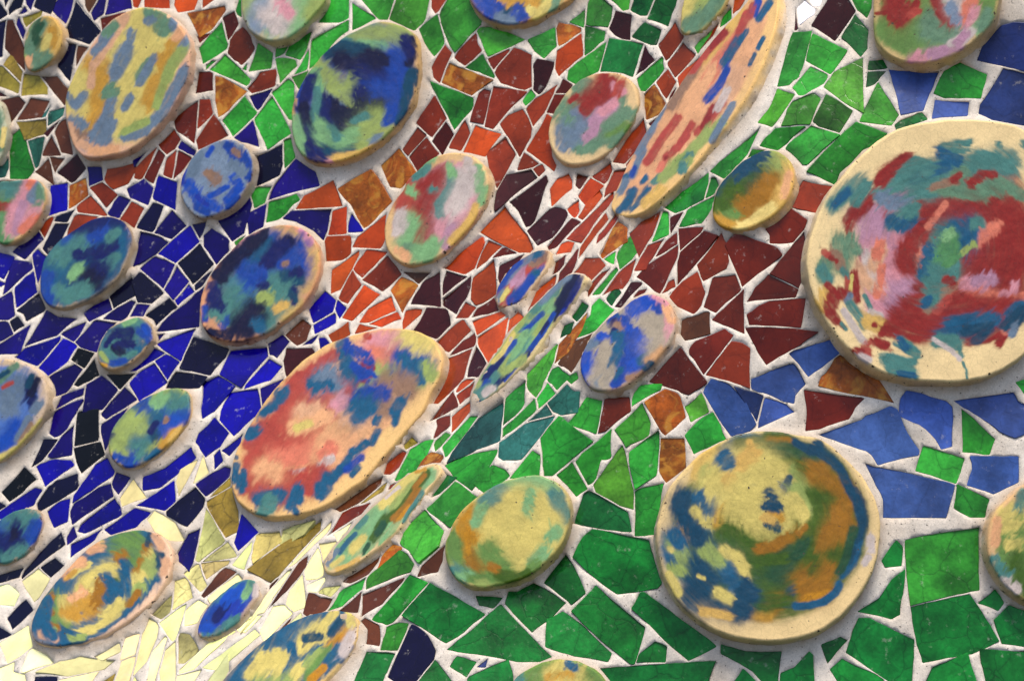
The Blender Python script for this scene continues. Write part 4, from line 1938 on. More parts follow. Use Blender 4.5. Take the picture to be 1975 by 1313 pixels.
def nodes(name):
    m = bpy.data.materials.new(name); m.use_nodes = True; nt = m.node_tree; nt.nodes.clear()
    out = nt.nodes.new('ShaderNodeOutputMaterial'); b = nt.nodes.new('ShaderNodeBsdfPrincipled')
    nt.links.new(b.outputs[0], out.inputs[0]); return m, nt, b
def N(nt, t, **kw):
    n = nt.nodes.new(t)
    for k, v in kw.items():
        if hasattr(n, k): setattr(n, k, v)
        else: n.inputs[k.replace('_', ' ')].default_value = v
    return n
def ramp(nt, src, stops):
    r = nt.nodes.new('ShaderNodeValToRGB'); e = r.color_ramp.elements
    while len(e) < len(stops): e.new(0.5)
    for k, (p, c) in enumerate(stops): e[k].position = p; e[k].color = (c, c, c, 1) if not isinstance(c, tuple) else (*c, 1)
    nt.links.new(src, r.inputs[0]); return r.outputs[0]
def mul(nt, a, b, f=1.0):
    m = nt.nodes.new('ShaderNodeMix'); m.data_type = 'RGBA'; m.blend_type = 'MULTIPLY'; m.inputs[0].default_value = f
    nt.links.new(a, m.inputs[6]); nt.links.new(b, m.inputs[7]); return m.outputs[2]
def mixc(nt, f, a, b):
    m = nt.nodes.new('ShaderNodeMix'); m.data_type = 'RGBA'
    nt.links.new(f, m.inputs[0])
    for s, k in ((a, 6), (b, 7)):
        if isinstance(s, tuple): m.inputs[k].default_value = (*s, 1)
        else: nt.links.new(s, m.inputs[k])
    return m.outputs[2]
def math_(nt, op, a, b=0.0):
    m = nt.nodes.new('ShaderNodeMath'); m.operation = op
    for k, s in enumerate((a, b)):
        if isinstance(s, (int, float)): m.inputs[k].default_value = s
        else: nt.links.new(s, m.inputs[k])
    return m.outputs[0]

def glass_material(name, rough, mottle, crack, bump, flake=0.0):
    m, nt, b = nodes(name)
    oi = N(nt, 'ShaderNodeObjectInfo'); tc = N(nt, 'ShaderNodeTexCoord')
    off = N(nt, 'ShaderNodeVectorMath', operation='MULTIPLY_ADD')
    cx = N(nt, 'ShaderNodeCombineXYZ')
    nt.links.new(oi.outputs['Random'], cx.inputs[0]); nt.links.new(oi.outputs['Random'], cx.inputs[1]); nt.links.new(oi.outputs['Random'], cx.inputs[2])
    nt.links.new(cx.outputs[0], off.inputs[0]); off.inputs[1].default_value = (37, 19, 53)
    nt.links.new(tc.outputs['Object'], off.inputs[2]); V = off.outputs[0]
    n0 = N(nt, 'ShaderNodeTexNoise', Scale=13.0, Detail=2.0); nt.links.new(V, n0.inputs['Vector'])
    n1 = N(nt, 'ShaderNodeTexNoise', Scale=34.0, Detail=3.0, Distortion=0.6); nt.links.new(V, n1.inputs['Vector'])
    n2 = N(nt, 'ShaderNodeTexNoise', Scale=190.0, Detail=3.0); nt.links.new(V, n2.inputs['Vector'])
    c = mul(nt, oi.outputs['Color'], ramp(nt, n1.outputs[0], [(0.3, 1 - mottle), (0.72, 1 + 0 * mottle)]))
    c = mul(nt, c, ramp(nt, n2.outputs[0], [(0.35, 1 - mottle * 0.6), (0.65, 1.0)]))
    c = mul(nt, c, ramp(nt, n0.outputs[0], [(0.32, 1 - mottle), (0.6, 1.35)]))
    # long hair cracks and casting lines in the glass
    wv = N(nt, 'ShaderNodeTexVoronoi', feature='DISTANCE_TO_EDGE', Scale=17.0)
    ds = N(nt, 'ShaderNodeVectorMath', operation='MULTIPLY_ADD'); nt.links.new(n1.outputs[1], ds.inputs[0]); ds.inputs[1].default_value = (0.02,) * 3
    nt.links.new(V, ds.inputs[2]); nt.links.new(ds.outputs[0], wv.inputs['Vector'])
    line = ramp(nt, wv.outputs['Distance'], [(0.0, 1.0), (0.018, 0.25), (0.06, 0.0)])
    c = mixc(nt, math_(nt, 'MULTIPLY', line, crack), c, mul(nt, c, ramp(nt, line, [(0, 0.25), (1, 0.25)])))
    nt.links.new(c, b.inputs['Base Color'])
    b.inputs['Roughness'].default_value = rough
    b.inputs['IOR'].default_value = 1.42; b.inputs['Specular IOR Level'].default_value = 0.28
    # dried mortar film and scratches
    n3 = N(nt, 'ShaderNodeTexNoise', Scale=60.0, Detail=6.0, Roughness=0.7); nt.links.new(V, n3.inputs['Vector'])
    film = math_(nt, 'MULTIPLY', ramp(nt, n3.outputs[0], [(0.62, 0.0), (0.72, 1.0)]), 0.34)
    c2 = mixc(nt, film, c, (0.5, 0.47, 0.42)); nt.links.new(c2, b.inputs['Base Color'])
    if flake:
        n4 = N(nt, 'ShaderNodeTexNoise', Scale=26.0, Detail=4.0, Distortion=1.5); nt.links.new(V, n4.inputs['Vector'])
        fl = ramp(nt, n4.outputs[0], [(0.5, 0.0), (0.62, 1.0)])
        c2 = mixc(nt, math_(nt, 'MULTIPLY', fl, flake), c2, (0.50, 0.24, 0.03)); nt.links.new(c2, b.inputs['Base Color'])
    rr = ramp(nt, n3.outputs[0], [(0.4, rough), (0.8, min(1, rough + 0.35))])
    sep = N(nt, 'ShaderNodeSeparateColor'); nt.links.new(rr, sep.inputs[0]); nt.links.new(sep.outputs[0], b.inputs['Roughness'])
    bp = N(nt, 'ShaderNodeBump', Strength=bump, Distance=0.0022); nt.links.new(n1.outputs[0], bp.inputs['Height'])
    bp2 = N(nt, 'ShaderNodeBump', Strength=bump * 0.6, Distance=0.0006); nt.links.new(n2.outputs[0], bp2.inputs['Height'])
    nt.links.new(bp.outputs[0], bp2.inputs['Normal'])
    bp3 = N(nt, 'ShaderNodeBump', Strength=0.5 * crack, Distance=0.0008, invert=True); nt.links.new(line, bp3.inputs['Height'])
    nt.links.new(bp2.outputs[0], bp3.inputs['Normal']); nt.links.new(bp3.outputs[0], b.inputs['Normal'])
    return m

M_GLASS = glass_material('cathedral_glass', 0.09, 0.42, 0.55, 0.55)
M_SMOOTH = glass_material('smooth_opaque_glass', 0.07, 0.22, 0.30, 0.16)
M_SATIN = glass_material('satin_slate_glass', 0.34, 0.30, 0.25, 0.5)
M_AMBER = glass_material('marbled_amber_glass', 0.2, 0.45, 0.5, 0.5, flake=0.55)
M_CERAMIC = glass_material('glazed_ceramic', 0.24, 0.10, 0.10, 0.12)
M_PALE = glass_material('pale_olive_glass', 0.2, 0.34, 0.7, 0.5)

def grout_material():
    m, nt, b = nodes('sandy_mortar'); tc = N(nt, 'ShaderNodeTexCoord'); V = tc.outputs['Object']
    n1 = N(nt, 'ShaderNodeTexNoise', Scale=9.0, Detail=6.0); nt.links.new(V, n1.inputs['Vector'])
    n2 = N(nt, 'ShaderNodeTexNoise', Scale=420.0, Detail=4.0, Roughness=0.7); nt.links.new(V, n2.inputs['Vector'])
    n3 = N(nt, 'ShaderNodeTexNoise', Scale=55.0, Detail=5.0); nt.links.new(V, n3.inputs['Vector'])
    c = ramp(nt, n1.outputs[0], [(0.3, (0.57, 0.495, 0.405)), (0.7, (0.74, 0.675, 0.585))])
    c = mul(nt, c, ramp(nt, n2.outputs[0], [(0.3, 0.72), (0.6, 1.0)]))
    c = mul(nt, c, ramp(nt, n3.outputs[0], [(0.3, 0.82), (0.6, 1.0)]))
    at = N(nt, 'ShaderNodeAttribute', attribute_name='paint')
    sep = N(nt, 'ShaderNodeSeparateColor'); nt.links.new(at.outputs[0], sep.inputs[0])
    grime_shade = math_(nt, 'MULTIPLY', sep.outputs[0], ramp(nt, n3.outputs[0], [(0.3, 0.35), (0.65, 1.0)]))
    c = mixc(nt, grime_shade, c, (0.33, 0.225, 0.13))  # brown tint: grime together with contact shade painted into the mortar colour
    sp = N(nt, 'ShaderNodeTexNoise', Scale=260.0, Detail=1.0); nt.links.new(V, sp.inputs['Vector'])
    c = mul(nt, c, ramp(nt, sp.outputs[0], [(0.26, 0.25), (0.31, 1.0)]))
    nt.links.new(c, b.inputs['Base Color']); b.inputs['Roughness'].default_value = 0.93
    bp = N(nt, 'ShaderNodeBump', Strength=0.32, Distance=0.0009); nt.links.new(n2.outputs[0], bp.inputs['Height'])
    bq = N(nt, 'ShaderNodeBump', Strength=0.6, Distance=0.003); nt.links.new(n3.outputs[0], bq.inputs['Height'])
    nt.links.new(bq.outputs[0], bp.inputs['Normal']); nt.links.new(bp.outputs[0], b.inputs['Normal'])
    return m
M_GROUT = grout_material()

def clay_material(name, rough, gloss, speck):
    m, nt, b = nodes(name); tc = N(nt, 'ShaderNodeTexCoord'); V = tc.outputs['Object']
    at = N(nt, 'ShaderNodeAttribute', attribute_name='paint')
    n1 = N(nt, 'ShaderNodeTexNoise', Scale=30.0, Detail=6.0, Roughness=0.6); nt.links.new(V, n1.inputs['Vector'])
    n2 = N(nt, 'ShaderNodeTexNoise', Scale=300.0, Detail=3.0); nt.links.new(V, n2.inputs['Vector'])
    n4 = N(nt, 'ShaderNodeTexNoise', Scale=700.0, Detail=2.0); nt.links.new(V, n4.inputs['Vector'])
    c = mul(nt, at.outputs[0], ramp(nt, n1.outputs[0], [(0.3, 0.88), (0.62, 1.0)]))
    c = mul(nt, c, ramp(nt, n2.outputs[0], [(0.3, 0.90), (0.62, 1.0)]))
    c = mul(nt, c, ramp(nt, n4.outputs[0], [(0.3, 0.92), (0.6, 1.0)]))
    cz = N(nt, 'ShaderNodeTexVoronoi', feature='DISTANCE_TO_EDGE', Scale=75.0); nt.links.new(V, cz.inputs['Vector'])
    c = mul(nt, c, ramp(nt, cz.outputs['Distance'], [(0.0, 0.8), (0.03, 1.0)]))
    sp = N(nt, 'ShaderNodeTexNoise', Scale=150.0, Detail=2.0); nt.links.new(V, sp.inputs['Vector'])
    c = mixc(nt, ramp(nt, sp.outputs[0], [(speck, 1.0), (speck + 0.03, 0.0)]), c, (0.06, 0.04, 0.025))
    nt.links.new(c, b.inputs['Base Color'])
    b.inputs['Roughness'].default_value = rough
    b.inputs['Specular IOR Level'].default_value = 0.15
    b.inputs['Coat Weight'].default_value = gloss; b.inputs['Coat Roughness'].default_value = 0.09
    bp = N(nt, 'ShaderNodeBump', Strength=0.4, Distance=0.0012); nt.links.new(n1.outputs[0], bp.inputs['Height'])
    bq = N(nt, 'ShaderNodeBump', Strength=0.2, Distance=0.0005); nt.links.new(n2.outputs[0], bq.inputs['Height'])
    nt.links.new(bp.outputs[0], bq.inputs['Normal']); nt.links.new(bq.outputs[0], b.inputs['Normal'])
    return m
M_FACE = clay_material('painted_glaze', 0.35, 0.30, 0.235)
M_RIM = clay_material('bare_clay_edge', 0.8, 0.06, 0.30)

# ---------------------------------------------------------------- disc geometry
for d in discs:
    c = d['c']; p0 = surf(c[0], c[1]); n = normal(c[0], c[1])
    d['n'] = n; d['t'] = min(48.0, (0.05 * d['rad'] + 8.0) / max(0.3, math.hypot(n[0], n[1])))
    # lift so that the face clears the wall all along its edge
    o = catmull(d['out'], 40); q = surf(o[:, 0], o[:, 1])
    lift = ((q - p0) @ n); d['p0'] = p0 + n * (d['t'] + max(0.0, np.percentile(lift, 70)) * 0.8)
    d['o'] = o
    # where the base meets the wall, in wall coordinates
    face = on_plane(o[:, 0], o[:, 1], d['p0'], n); base = face - n * d['t']
    d['base'] = np.stack([base[:, 0] / -base[:, 2] * D + W / 2, H / 2 - base[:, 1] / -base[:, 2] * D], 1)

# ---------------------------------------------------------------- extra shards round the frame's margin
MG = 200.0
EXT = (-MG, -MG, W + MG, H + MG)
cents = np.array([t[1].mean(0) for t in tiles])
margin = []
CS = 41.0
LN, LM = int((W + 2 * MG) / CS) + 1, int((H + 2 * MG) / CS) + 1
lat = np.stack(np.meshgrid(np.linspace(-MG + 5, W + MG - 5, LN), np.linspace(-MG + 5, H + MG - 5, LM)), -1)
lat[1:-1, 1:-1] += RNG.uniform(-11, 11, lat[1:-1, 1:-1].shape)
for iy in range(LM - 1):
    for ix in range(LN - 1):
        quad = np.array([lat[iy, ix], lat[iy, ix + 1], lat[iy + 1, ix + 1], lat[iy + 1, ix]])
        x, y = quad.mean(0)
        if -45 < x < W + 45 and -45 < y < H + 45: continue
        k = random.random()
        for p in ([quad] if k < 0.6 else [quad[[0, 1, 2]], quad[[0, 2, 3]]] if k < 0.8 else [(quad[0], quad[1], (quad[1] + quad[2]) / 2, (quad[0] + quad[3]) / 2), ((quad[0] + quad[3]) / 2, (quad[1] + quad[2]) / 2, quad[2], quad[3])]):
            p = np.array(p); c_ = p.mean(0); L_ = np.hypot(*(p - c_).T); p = c_ + (p - c_) * (1 - 3.4 / L_)[:, None]
            x, y = c_; bad = False
            for d in discs:
                if inside(d['out'], np.array([x]), np.array([y]))[0] or edge_dist(d['out'], p[:, 0], p[:, 1]).min() < 5: bad = True; break
            if bad: continue
            near = np.argmin(((cents - [x, y]) ** 2).sum(1))
            for col, tp in tiles:
                if abs(tp[:, 0].mean() - x) < 140 and abs(tp[:, 1].mean() - y) < 140:
                    if edge_dist(tp, p[:, 0], p[:, 1]).min() < 3.5 or edge_dist(p, tp[:, 0], tp[:, 1]).min() < 3.5 or inside(tp, p[:, 0], p[:, 1]).any() or inside(p, tp[:, 0], tp[:, 1]).any(): bad = True; break
            if not bad: margin.append((tiles[near][0], p))

# ---------------------------------------------------------------- mortar sheet with a pocket for every shard
def offset(p, o):
    """inset (o<0) or outset a mostly convex polygon"""
    n = len(p); out = []
    for i in range(n):
        a, b, c = p[i - 1], p[i], p[(i + 1) % n]
        e1 = (b - a) / max(1e-6, np.hypot(*(b - a))); e2 = (c - b) / max(1e-6, np.hypot(*(c - b)))
        n1 = np.array([e1[1], -e1[0]]); n2 = np.array([e2[1], -e2[0]])
        k = max(0.45, 1 + n1 @ n2); out.append(b + (n1 + n2) * o / k)
    return np.array(out)
def chip(p, seed):
    """corner nibbled and edges a little uneven: broken, not cut"""
    r = random.Random(seed); out = []; n = len(p)
    for i in range(n):
        a, b = p[i], p[(i + 1) % n]; L = np.hypot(*(b - a)); z = p[i - 1]
        la = np.hypot(*(a - z))
        k = min(r.uniform(0.6, 2.2), 0.25 * min(L, la))
        out.append(a + (z - a) / max(la, 1e-6) * k); out.append(a + (b - a) / max(L, 1e-6) * k)
        m = int(L // 17); arc = max(-1.1, min(0.8, r.gauss(0, 0.022) * L))
        for j in range(m):
            t = (j + 1 + r.uniform(-0.2, 0.2)) / (m + 1)
            nn = np.array([(b - a)[1], -(b - a)[0]]) / L
            out.append(a + (b - a) * t + nn * (r.uniform(-0.7, 0.5) + arc * 4 * t * (1 - t)))
    return np.array(out)
allp = []
for k, (col, p) in enumerate(tiles + margin):
    if parea(p) < 0: p = p[::-1]
    if k < len(tiles): p = offset(p, 0.1)
    allp.append(chip(p, k))
V2 = []; F2 = []
for p in allp:
    s = len(V2); V2 += [tuple(q) for q in p]; F2 += [(s + i, s + (i + 1) % len(p)) for i in range(len(p))]
nh = len(V2)
# scattered points in the joints
step = 9.0
gx, gy = np.meshgrid(np.arange(EXT[0] + 4, EXT[2] - 4, step), np.arange(EXT[1] + 4, EXT[3] - 4, step))
gx = (gx + RNG.uniform(-2.4, 2.4, gx.shape)).ravel(); gy = (gy + RNG.uniform(-2.4, 2.4, gy.shape)).ravel()
dist = np.full(gx.shape, 60.0); ins = np.zeros(gx.shape, bool)
for p in allp:
    lo = p.min(0) - 14; hi = p.max(0) + 14
    s = np.where((gx > lo[0]) & (gx < hi[0]) & (gy > lo[1]) & (gy < hi[1]))[0]
    if len(s) == 0: continue
    ins[s] |= inside(p, gx[s], gy[s]); dist[s] = np.minimum(dist[s], edge_dist(p, gx[s], gy[s]))
ok = (~ins) & (dist > 1.4)
gx, gy, dist = gx[ok], gy[ok], dist[ok]
V2 += list(zip(gx.tolist(), gy.tolist()))
bd = []
for x in np.arange(EXT[0], EXT[2], 40): bd.append((x, EXT[1]))
for y in np.arange(EXT[1], EXT[3], 40): bd.append((EXT[2], y))
for x in np.arange(EXT[2], EXT[0], -40): bd.append((x, EXT[3]))
for y in np.arange(EXT[3], EXT[1], -40): bd.append((EXT[0], y))
nb = len(V2); V2 += bd
ov, oe, of, ovo, oeo, ofo = delaunay_2d_cdt([Vector(v) for v in V2], F2, [], 0, 1e-5)
XY = np.array([[v.x, v.y] for v in ov])
tr = np.array([tuple(f) for f in of]); tc_ = XY[tr].mean(1); hole = np.zeros(len(tr), bool)
for p in allp:
    lo = p.min(0); hi = p.max(0)
    s = np.where((tc_[:, 0] > lo[0]) & (tc_[:, 0] < hi[0]) & (tc_[:, 1] > lo[1]) & (tc_[:, 1] < hi[1]))[0]
    if len(s): hole[s] |= inside(p, tc_[s, 0], tc_[s, 1])
tri = [tuple(t) for t in tr[~hole].tolist()]
typ = np.full(len(ov), 1); dd = np.zeros(len(ov))
for k, org in enumerate(ovo):
    if len(org) == 0 or min(org) < nh: typ[k] = 0
    elif org[0] >= nb: typ[k] = 2
    else: dd[k] = dist[org[0] - nh]
X, Y = XY[:, 0], XY[:, 1]
hgt = np.where(typ == 0, 0.0, 1.3 * (1 - np.exp(-dd / 3.0))) + 0.7 * fnoise(X, Y, 14, 3) + 1.6 * fnoise(X, Y, 60, 2, 4)
grime_shade = np.zeros(len(X))
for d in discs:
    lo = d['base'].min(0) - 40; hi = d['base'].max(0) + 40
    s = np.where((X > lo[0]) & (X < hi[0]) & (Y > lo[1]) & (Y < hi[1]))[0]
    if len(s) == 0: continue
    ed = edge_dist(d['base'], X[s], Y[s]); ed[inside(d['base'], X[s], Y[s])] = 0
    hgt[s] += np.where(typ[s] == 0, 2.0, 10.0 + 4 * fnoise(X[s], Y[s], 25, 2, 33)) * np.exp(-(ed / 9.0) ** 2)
    grime_shade[s] = np.maximum(grime_shade[s], 0.85 * np.exp(-(ed / 13.0) ** 2))  # ring round each disc foot: some grime, plus painted contact shade
grime_shade = np.clip(grime_shade + 0.12 * fnoise(X, Y, 90, 3, 8), 0, 1)
NR = normal(X, Y); S0 = surf(X, Y)
GV = S0 + NR * hgt[:, None]
faces = [t if True else t for t in tri]
# orient the triangles to the viewer
fa = np.array([t for t in faces if len(t) == 3])
a, b, c = XY[fa[:, 0]], XY[fa[:, 1]], XY[fa[:, 2]]
cr = (b[:, 0] - a[:, 0]) * (c[:, 1] - a[:, 1]) - (b[:, 1] - a[:, 1]) * (c[:, 0] - a[:, 0])
fa[cr > 0] = fa[cr > 0][:, ::-1]
# pocket walls: boundary edges of the sheet go down
ec = {}
for t in fa.tolist():
    for i in range(3):
        e = (t[i], t[(i + 1) % 3]); ec[e] = 1
bde = [e for e in ec if (e[1], e[0]) not in ec]
used = sorted({v for e in bde for v in e}); mp = {v: len(GV) + i for i, v in enumerate(used)}
ua = np.array(used); deep = np.where(typ[ua] == 2, 90.0, 9.0)
GV = np.concatenate([GV, S0[ua] - NR[ua] * deep[:, None]])
GF = fa.tolist() + [(e[1], e[0], mp[e[0]], mp[e[1]]) for e in bde]
grime_shade = np.concatenate([grime_shade, grime_shade[ua]])
wall_o = to_world(surf(np.array([W / 2]), np.array([H / 2])))[0]
wall = bpy.data.objects.new('mosaic_wall', None); COL.objects.link(wall); wall.location = Vector(wall_o)
wall['label'] = 'undulating wall of broken glass and ceramic mosaic shards set in pale sandy mortar'
wall['category'] = 'wall'
g = mesh_obj('mortar', to_world(GV), GF, M_GROUT, wall, smooth=True, origin=wall_o, colors=np.repeat(grime_shade[:, None], 3, 1))
sm = np.zeros(len(g.data.polygons), bool); sm[:len(fa)] = True; g.data.polygons.foreach_set('use_smooth', sm)

# ---------------------------------------------------------------- shards
# code: (part name, sRGB colour of the glass, material)
KIND = {
 'G': ('green_glass_tile', (46, 148, 46), M_GLASS), 'D': ('green_glass_tile', (24, 108, 46), M_GLASS),
 'E': ('green_glass_tile', (20, 116, 42), M_GLASS), 'T': ('teal_glass_tile', (48, 112, 98), M_GLASS),
 'B': ('blue_glass_tile', (26, 10, 112), M_SMOOTH), 'C': ('blue_glass_tile', (16, 2, 172), M_SMOOTH),
 'J': ('blue_glass_tile', (18, 4, 96), M_SMOOTH), 'N': ('black_glass_tile', (8, 8, 44), M_SMOOTH),
 'X': ('black_glass_tile', (6, 10, 16), M_SMOOTH), 'R': ('red_glass_tile', (150, 54, 26), M_SMOOTH),
 'M': ('red_glass_tile', (104, 32, 16), M_SMOOTH), 'O': ('orange_glass_tile', (192, 70, 22), M_SMOOTH),
 'A': ('amber_glass_tile', (164, 84, 22), M_AMBER), 'Y': ('yellow_ceramic_tile', (238, 228, 160), M_CERAMIC),
 'L': ('olive_glass_tile', (160, 140, 52), M_PALE), 'F': ('olive_glass_tile', (200, 190, 118), M_PALE),
 'S': ('slate_blue_glass_tile', (66, 96, 168), M_SATIN), 'P': ('slate_blue_glass_tile', (36, 54, 112), M_SATIN),
 'K': ('maroon_glass_tile', (60, 18, 20), M_SMOOTH), 'W': ('brown_glass_tile', (98, 54, 32), M_SMOOTH),
 'I': ('white_ceramic_tile', (238, 240, 246), M_CERAMIC)}
GAIN = {'M': 0.60, 'R': 0.62, 'J': 0.75, 'Y': 0.86, 'I': 0.9, 'G': 0.98, 'E': 1.0, 'D': 0.78, 'C': 0.50, 'B': 0.62, 'O': 0.66, 'L': 0.95, 'F': 1.0, 'A': 0.9, 'S': 0.72}
def shard(p, k):
    c = p.mean(0); n = normal(c[0], c[1]); r = random.Random(k * 3 + 1)
    t = np.array([r.gauss(0, 0.042), r.gauss(0, 0.042), 0]); n = n + t; n /= np.linalg.norm(n)
    p0 = surf(c[0], c[1]) - normal(c[0], c[1]) * r.uniform(0.3, 1.1)
    inner = offset(p, -0.9)
    top = on_plane(inner[:, 0], inner[:, 1], p0, n)
    mid = on_plane(p[:, 0], p[:, 1], p0 - n * 0.8, n)
    bot = mid - n * 9.0
    m = len(p); v = np.concatenate([top, mid, bot])
    f = [tuple(range(m))[::-1]]
    for i in range(m):
        j = (i + 1) % m
        f.append((i, j, m + j, m + i)); f.append((m + i, m + j, 2 * m + j, 2 * m + i))
    return v, f
stuff = []
for k, p in enumerate(allp):
    code = (tiles + margin)[k][0]
    nm, rgb, mat = KIND[code]; gain = GAIN.get(code, 0.70); v, f = shard(p, k)
    r = random.Random(k + 99); base = srgb(*rgb) * gain
    val = min(1.3, math.exp(r.gauss(0, 0.24)))
    if code == 'O' and r.random() < 0.3: base = base * 0.6 + srgb(168, 70, 22) * 0.4
    if code == 'G': base = base + (srgb(84, 150, 40) - base) * max(0, r.gauss(0, 0.35))
   
    colr = np.clip(base * val * np.array([math.exp(r.gauss(0, 0.07)), math.exp(r.gauss(0, 0.05)), math.exp(r.gauss(0, 0.07))]), 0, 0.9)
    if k >= len(tiles):
        stuff.append((v, f, mat, colr, nm)); continue
    vw = to_world(v); og = vw[:len(p)].mean(0)
    o = mesh_obj(nm, vw, f, mat, wall, origin=og); o.color = (*colr, 1)
# margin shards outside the picture: one joined part per colour family
fam = {}
for v, f, mat, colr, nm in stuff: fam.setdefault(nm, []).append((v, f, mat, colr))
for nm, lst in fam.items():
    vs, fs, off = [], [], 0
    for v, f, mat, colr in lst:
        vs.append(v); fs += [tuple(i + off for i in q) for q in f]; off += len(v)
    vw = to_world(np.concatenate(vs))
    o = mesh_obj('margin_' + nm + 's', vw, fs, lst[0][2], wall, origin=vw.mean(0)); o.color = (*lst[0][3], 1); o['kind'] = 'stuff'

# ---------------------------------------------------------------- painted discs
SWIRL = {'large_crimson_swirl': (1805, 480), 'large_gold_and_moss': (1480, 1010), 'yellow_spiral_teal': (190, 1145),
         'navy_and_lime': (690, 190), 'pale_gold_small': (985, 1030), 'small_blue_green_oval': (243, 662),
         'green_gold_small': (1450, 370)}
DRAG = {'long_blue_lime_streaked': 15, 'long_lime_gold': 14, 'long_rose_streaked': 12, 'dark_teal_oval': 12, 'small_rose_blue_oval': 12, 'small_cobalt_oval': 12, 'large_crimson_swirl': 7, 'large_gold_and_moss': 6, 'pale_green_edge': 5, 'small_olive': 6, 'blue_grey_small': 5}
FLUID = {'navy_and_lime', 'blue_and_peach', 'dark_teal_oval', 'small_blue_green_oval', 'blue_green_ochre_oval', 'blue_green_edge', 'green_gold_small', 'pale_lilac_top', 'pale_gold_small', 'large_coral_and_blue', 'rose_and_mint', 'teal_and_pink', 'green_and_rose', 'rose_and_moss_top', 'grey_cobalt_disc', 'blue_field_edge', 'large_gold_and_moss'}
def paint(d, X, Y):
    nm = d['name']; sd_ = (sum(map(ord, nm)) % 97) * 1.7
    col = np.repeat(d['clay'][None], len(X), 0) * (1 + 0.10 * fnoise(X, Y, 45, 3, 5))[:, None]
    if nm in SWIRL:
        cx, cy = SWIRL[nm]; vx, vy = X - cx, (Y - cy); L = np.hypot(vx, vy) + 1e-6
        ux, uy = -vy / L, vx / L
        u, v = np.arctan2(vy, vx) * 90, L
    else:
        ca, sa = math.cos(math.radians(-57)), math.sin(math.radians(-57))
        ux, uy = ca + 0 * X, sa + 0 * X; u = X * ca + Y * sa; v = -X * sa + Y * ca
        v = v + 5 * fnoise(X, Y, 45, 2, 3)
    drag = DRAG.get(nm, 9.0)
    st = 0.55 * fnoise(v * 6 + 31, u, 42, 2, sd_) + 0.45 * fnoise(v * 3.2, u * 0.35, 11, 2, sd_ + 1)   # bristle streaks: long along the stroke
    wet = nm in FLUID
    if wet: st = st * 0.55 + 0.3 * fnoise(X, Y, 16, 4, sd_ + 11)
    NXn = (9.0 if wet else 6.0) * fnoise(X, Y, 34, 4, 1 + sd_) + 1.3 * fnoise(X, Y, 7, 2, 31); NYn = (9.0 if wet else 6.0) * fnoise(X, Y, 34, 4, 2 + sd_) + 1.3 * fnoise(X, Y, 7, 2, 32)
    fine = fnoise(X, Y, 5.0, 2, 7)
    co = catmull(d['out'], 180); cc = co - d['c']; ph = np.arctan2(cc[:, 1], cc[:, 0]); od = np.argsort(ph)
    ph, rr = ph[od], np.hypot(*cc[od].T); ph = np.concatenate([ph - 2 * math.pi, ph, ph + 2 * math.pi]); rr = np.tile(rr, 3)
    def layer(shift):
        col = clay0.copy()
        for i, (c, r, pts) in enumerate(d['strokes']):
            if i == 0 and 'base_coat' in d:
                bc, rho, bx, by = d['base_coat']
                x = X - d['c'][0] - bx + ux * shift + 6 * fnoise(X, Y, 40, 3, 3 + sd_); y = Y - d['c'][1] - by + uy * shift + 6 * fnoise(X, Y, 40, 3, 4 + sd_)
                f = np.hypot(x, y) / np.interp(np.arctan2(y, x), ph, rr)
                al = np.clip((rho + 0.05 - f + 0.05 * st) / 0.09, 0, 1); al = al * al * (3 - 2 * al) * np.clip(0.9 + 0.4 * st, 0.3, 1)
                col = col * (1 - al[:, None]) + (PAL[bc] * (1 + 0.2 * st + 0.15 * fine)[:, None]) * al[:, None]
            lo = pts.min(0) - r * 2 - 22; hi = pts.max(0) + r * 2 + 22
            s = np.where((X > lo[0]) & (X < hi[0]) & (Y > lo[1]) & (Y < hi[1]))[0]
            if len(s) == 0: continue
            wa = min(1.0, r / 18.0)
            x = X[s] + NXn[s] * wa + ux[s] * (st[s] * drag * wa + shift[s] * min(1.0, r / 12)); y = Y[s] + NYn[s] * wa + uy[s] * (st[s] * drag * wa + shift[s] * min(1.0, r / 12))
            best = np.full(len(s), 1e9)
            if len(pts) == 1: best = np.hypot(x - pts[0, 0], y - pts[0, 1])
            for a, b in zip(pts[:-1], pts[1:]):
                dv = b - a; t = np.clip(((x - a[0]) * dv[0] + (y - a[1]) * dv[1]) / max(1e-9, dv @ dv), 0, 1)
                best = np.minimum(best, np.hypot(x - a[0] - t * dv[0], y - a[1] - t * dv[1]))
            lump = fnoise(X[s], Y[s], max(8, r * 0.7), 3, 20 + i)
            kk = (5.0 if r > 16 else 8.0) if wet else (6.5 if r > 16 else 10.0)
            q = best / (r * 1.03 + 0.6) * (1 + 0.30 * st[s] + 0.14 * lump + 0.07 * fine[s])
            al = 1 / (1 + np.clip(q, 0, 9) ** kk)
            al = np.clip(al * 1.08, 0, 1) * np.clip(0.98 + 0.30 * st[s] + 0.12 * lump, 0.35, 1)
            pc = PAL[c] * (1 + 0.12 * lump + 0.16 * st[s])[:, None]
            col[s] = col[s] * (1 - al[:, None]) + pc * al[:, None]
        return col
    clay0 = col
    sh = 15.0 * fnoise(v * 2.2 + 9, u * 0.6, 16, 2, sd_ + 5)
    A_ = layer(0 * X); B_ = layer(sh * 1.5)
    m = np.clip(0.5 + 1.6 * fnoise(v * 2.5, u * 0.5, 13, 2, sd_ + 8), 0, 1)[:, None] * 0.7
    col = A_ * (1 - m) + B_ * m
    # marbling: thin veins where two wet glazes ran into each other
    un = ux * 0 + v + 7 * fnoise(X, Y, 26, 3, sd_ + 21)
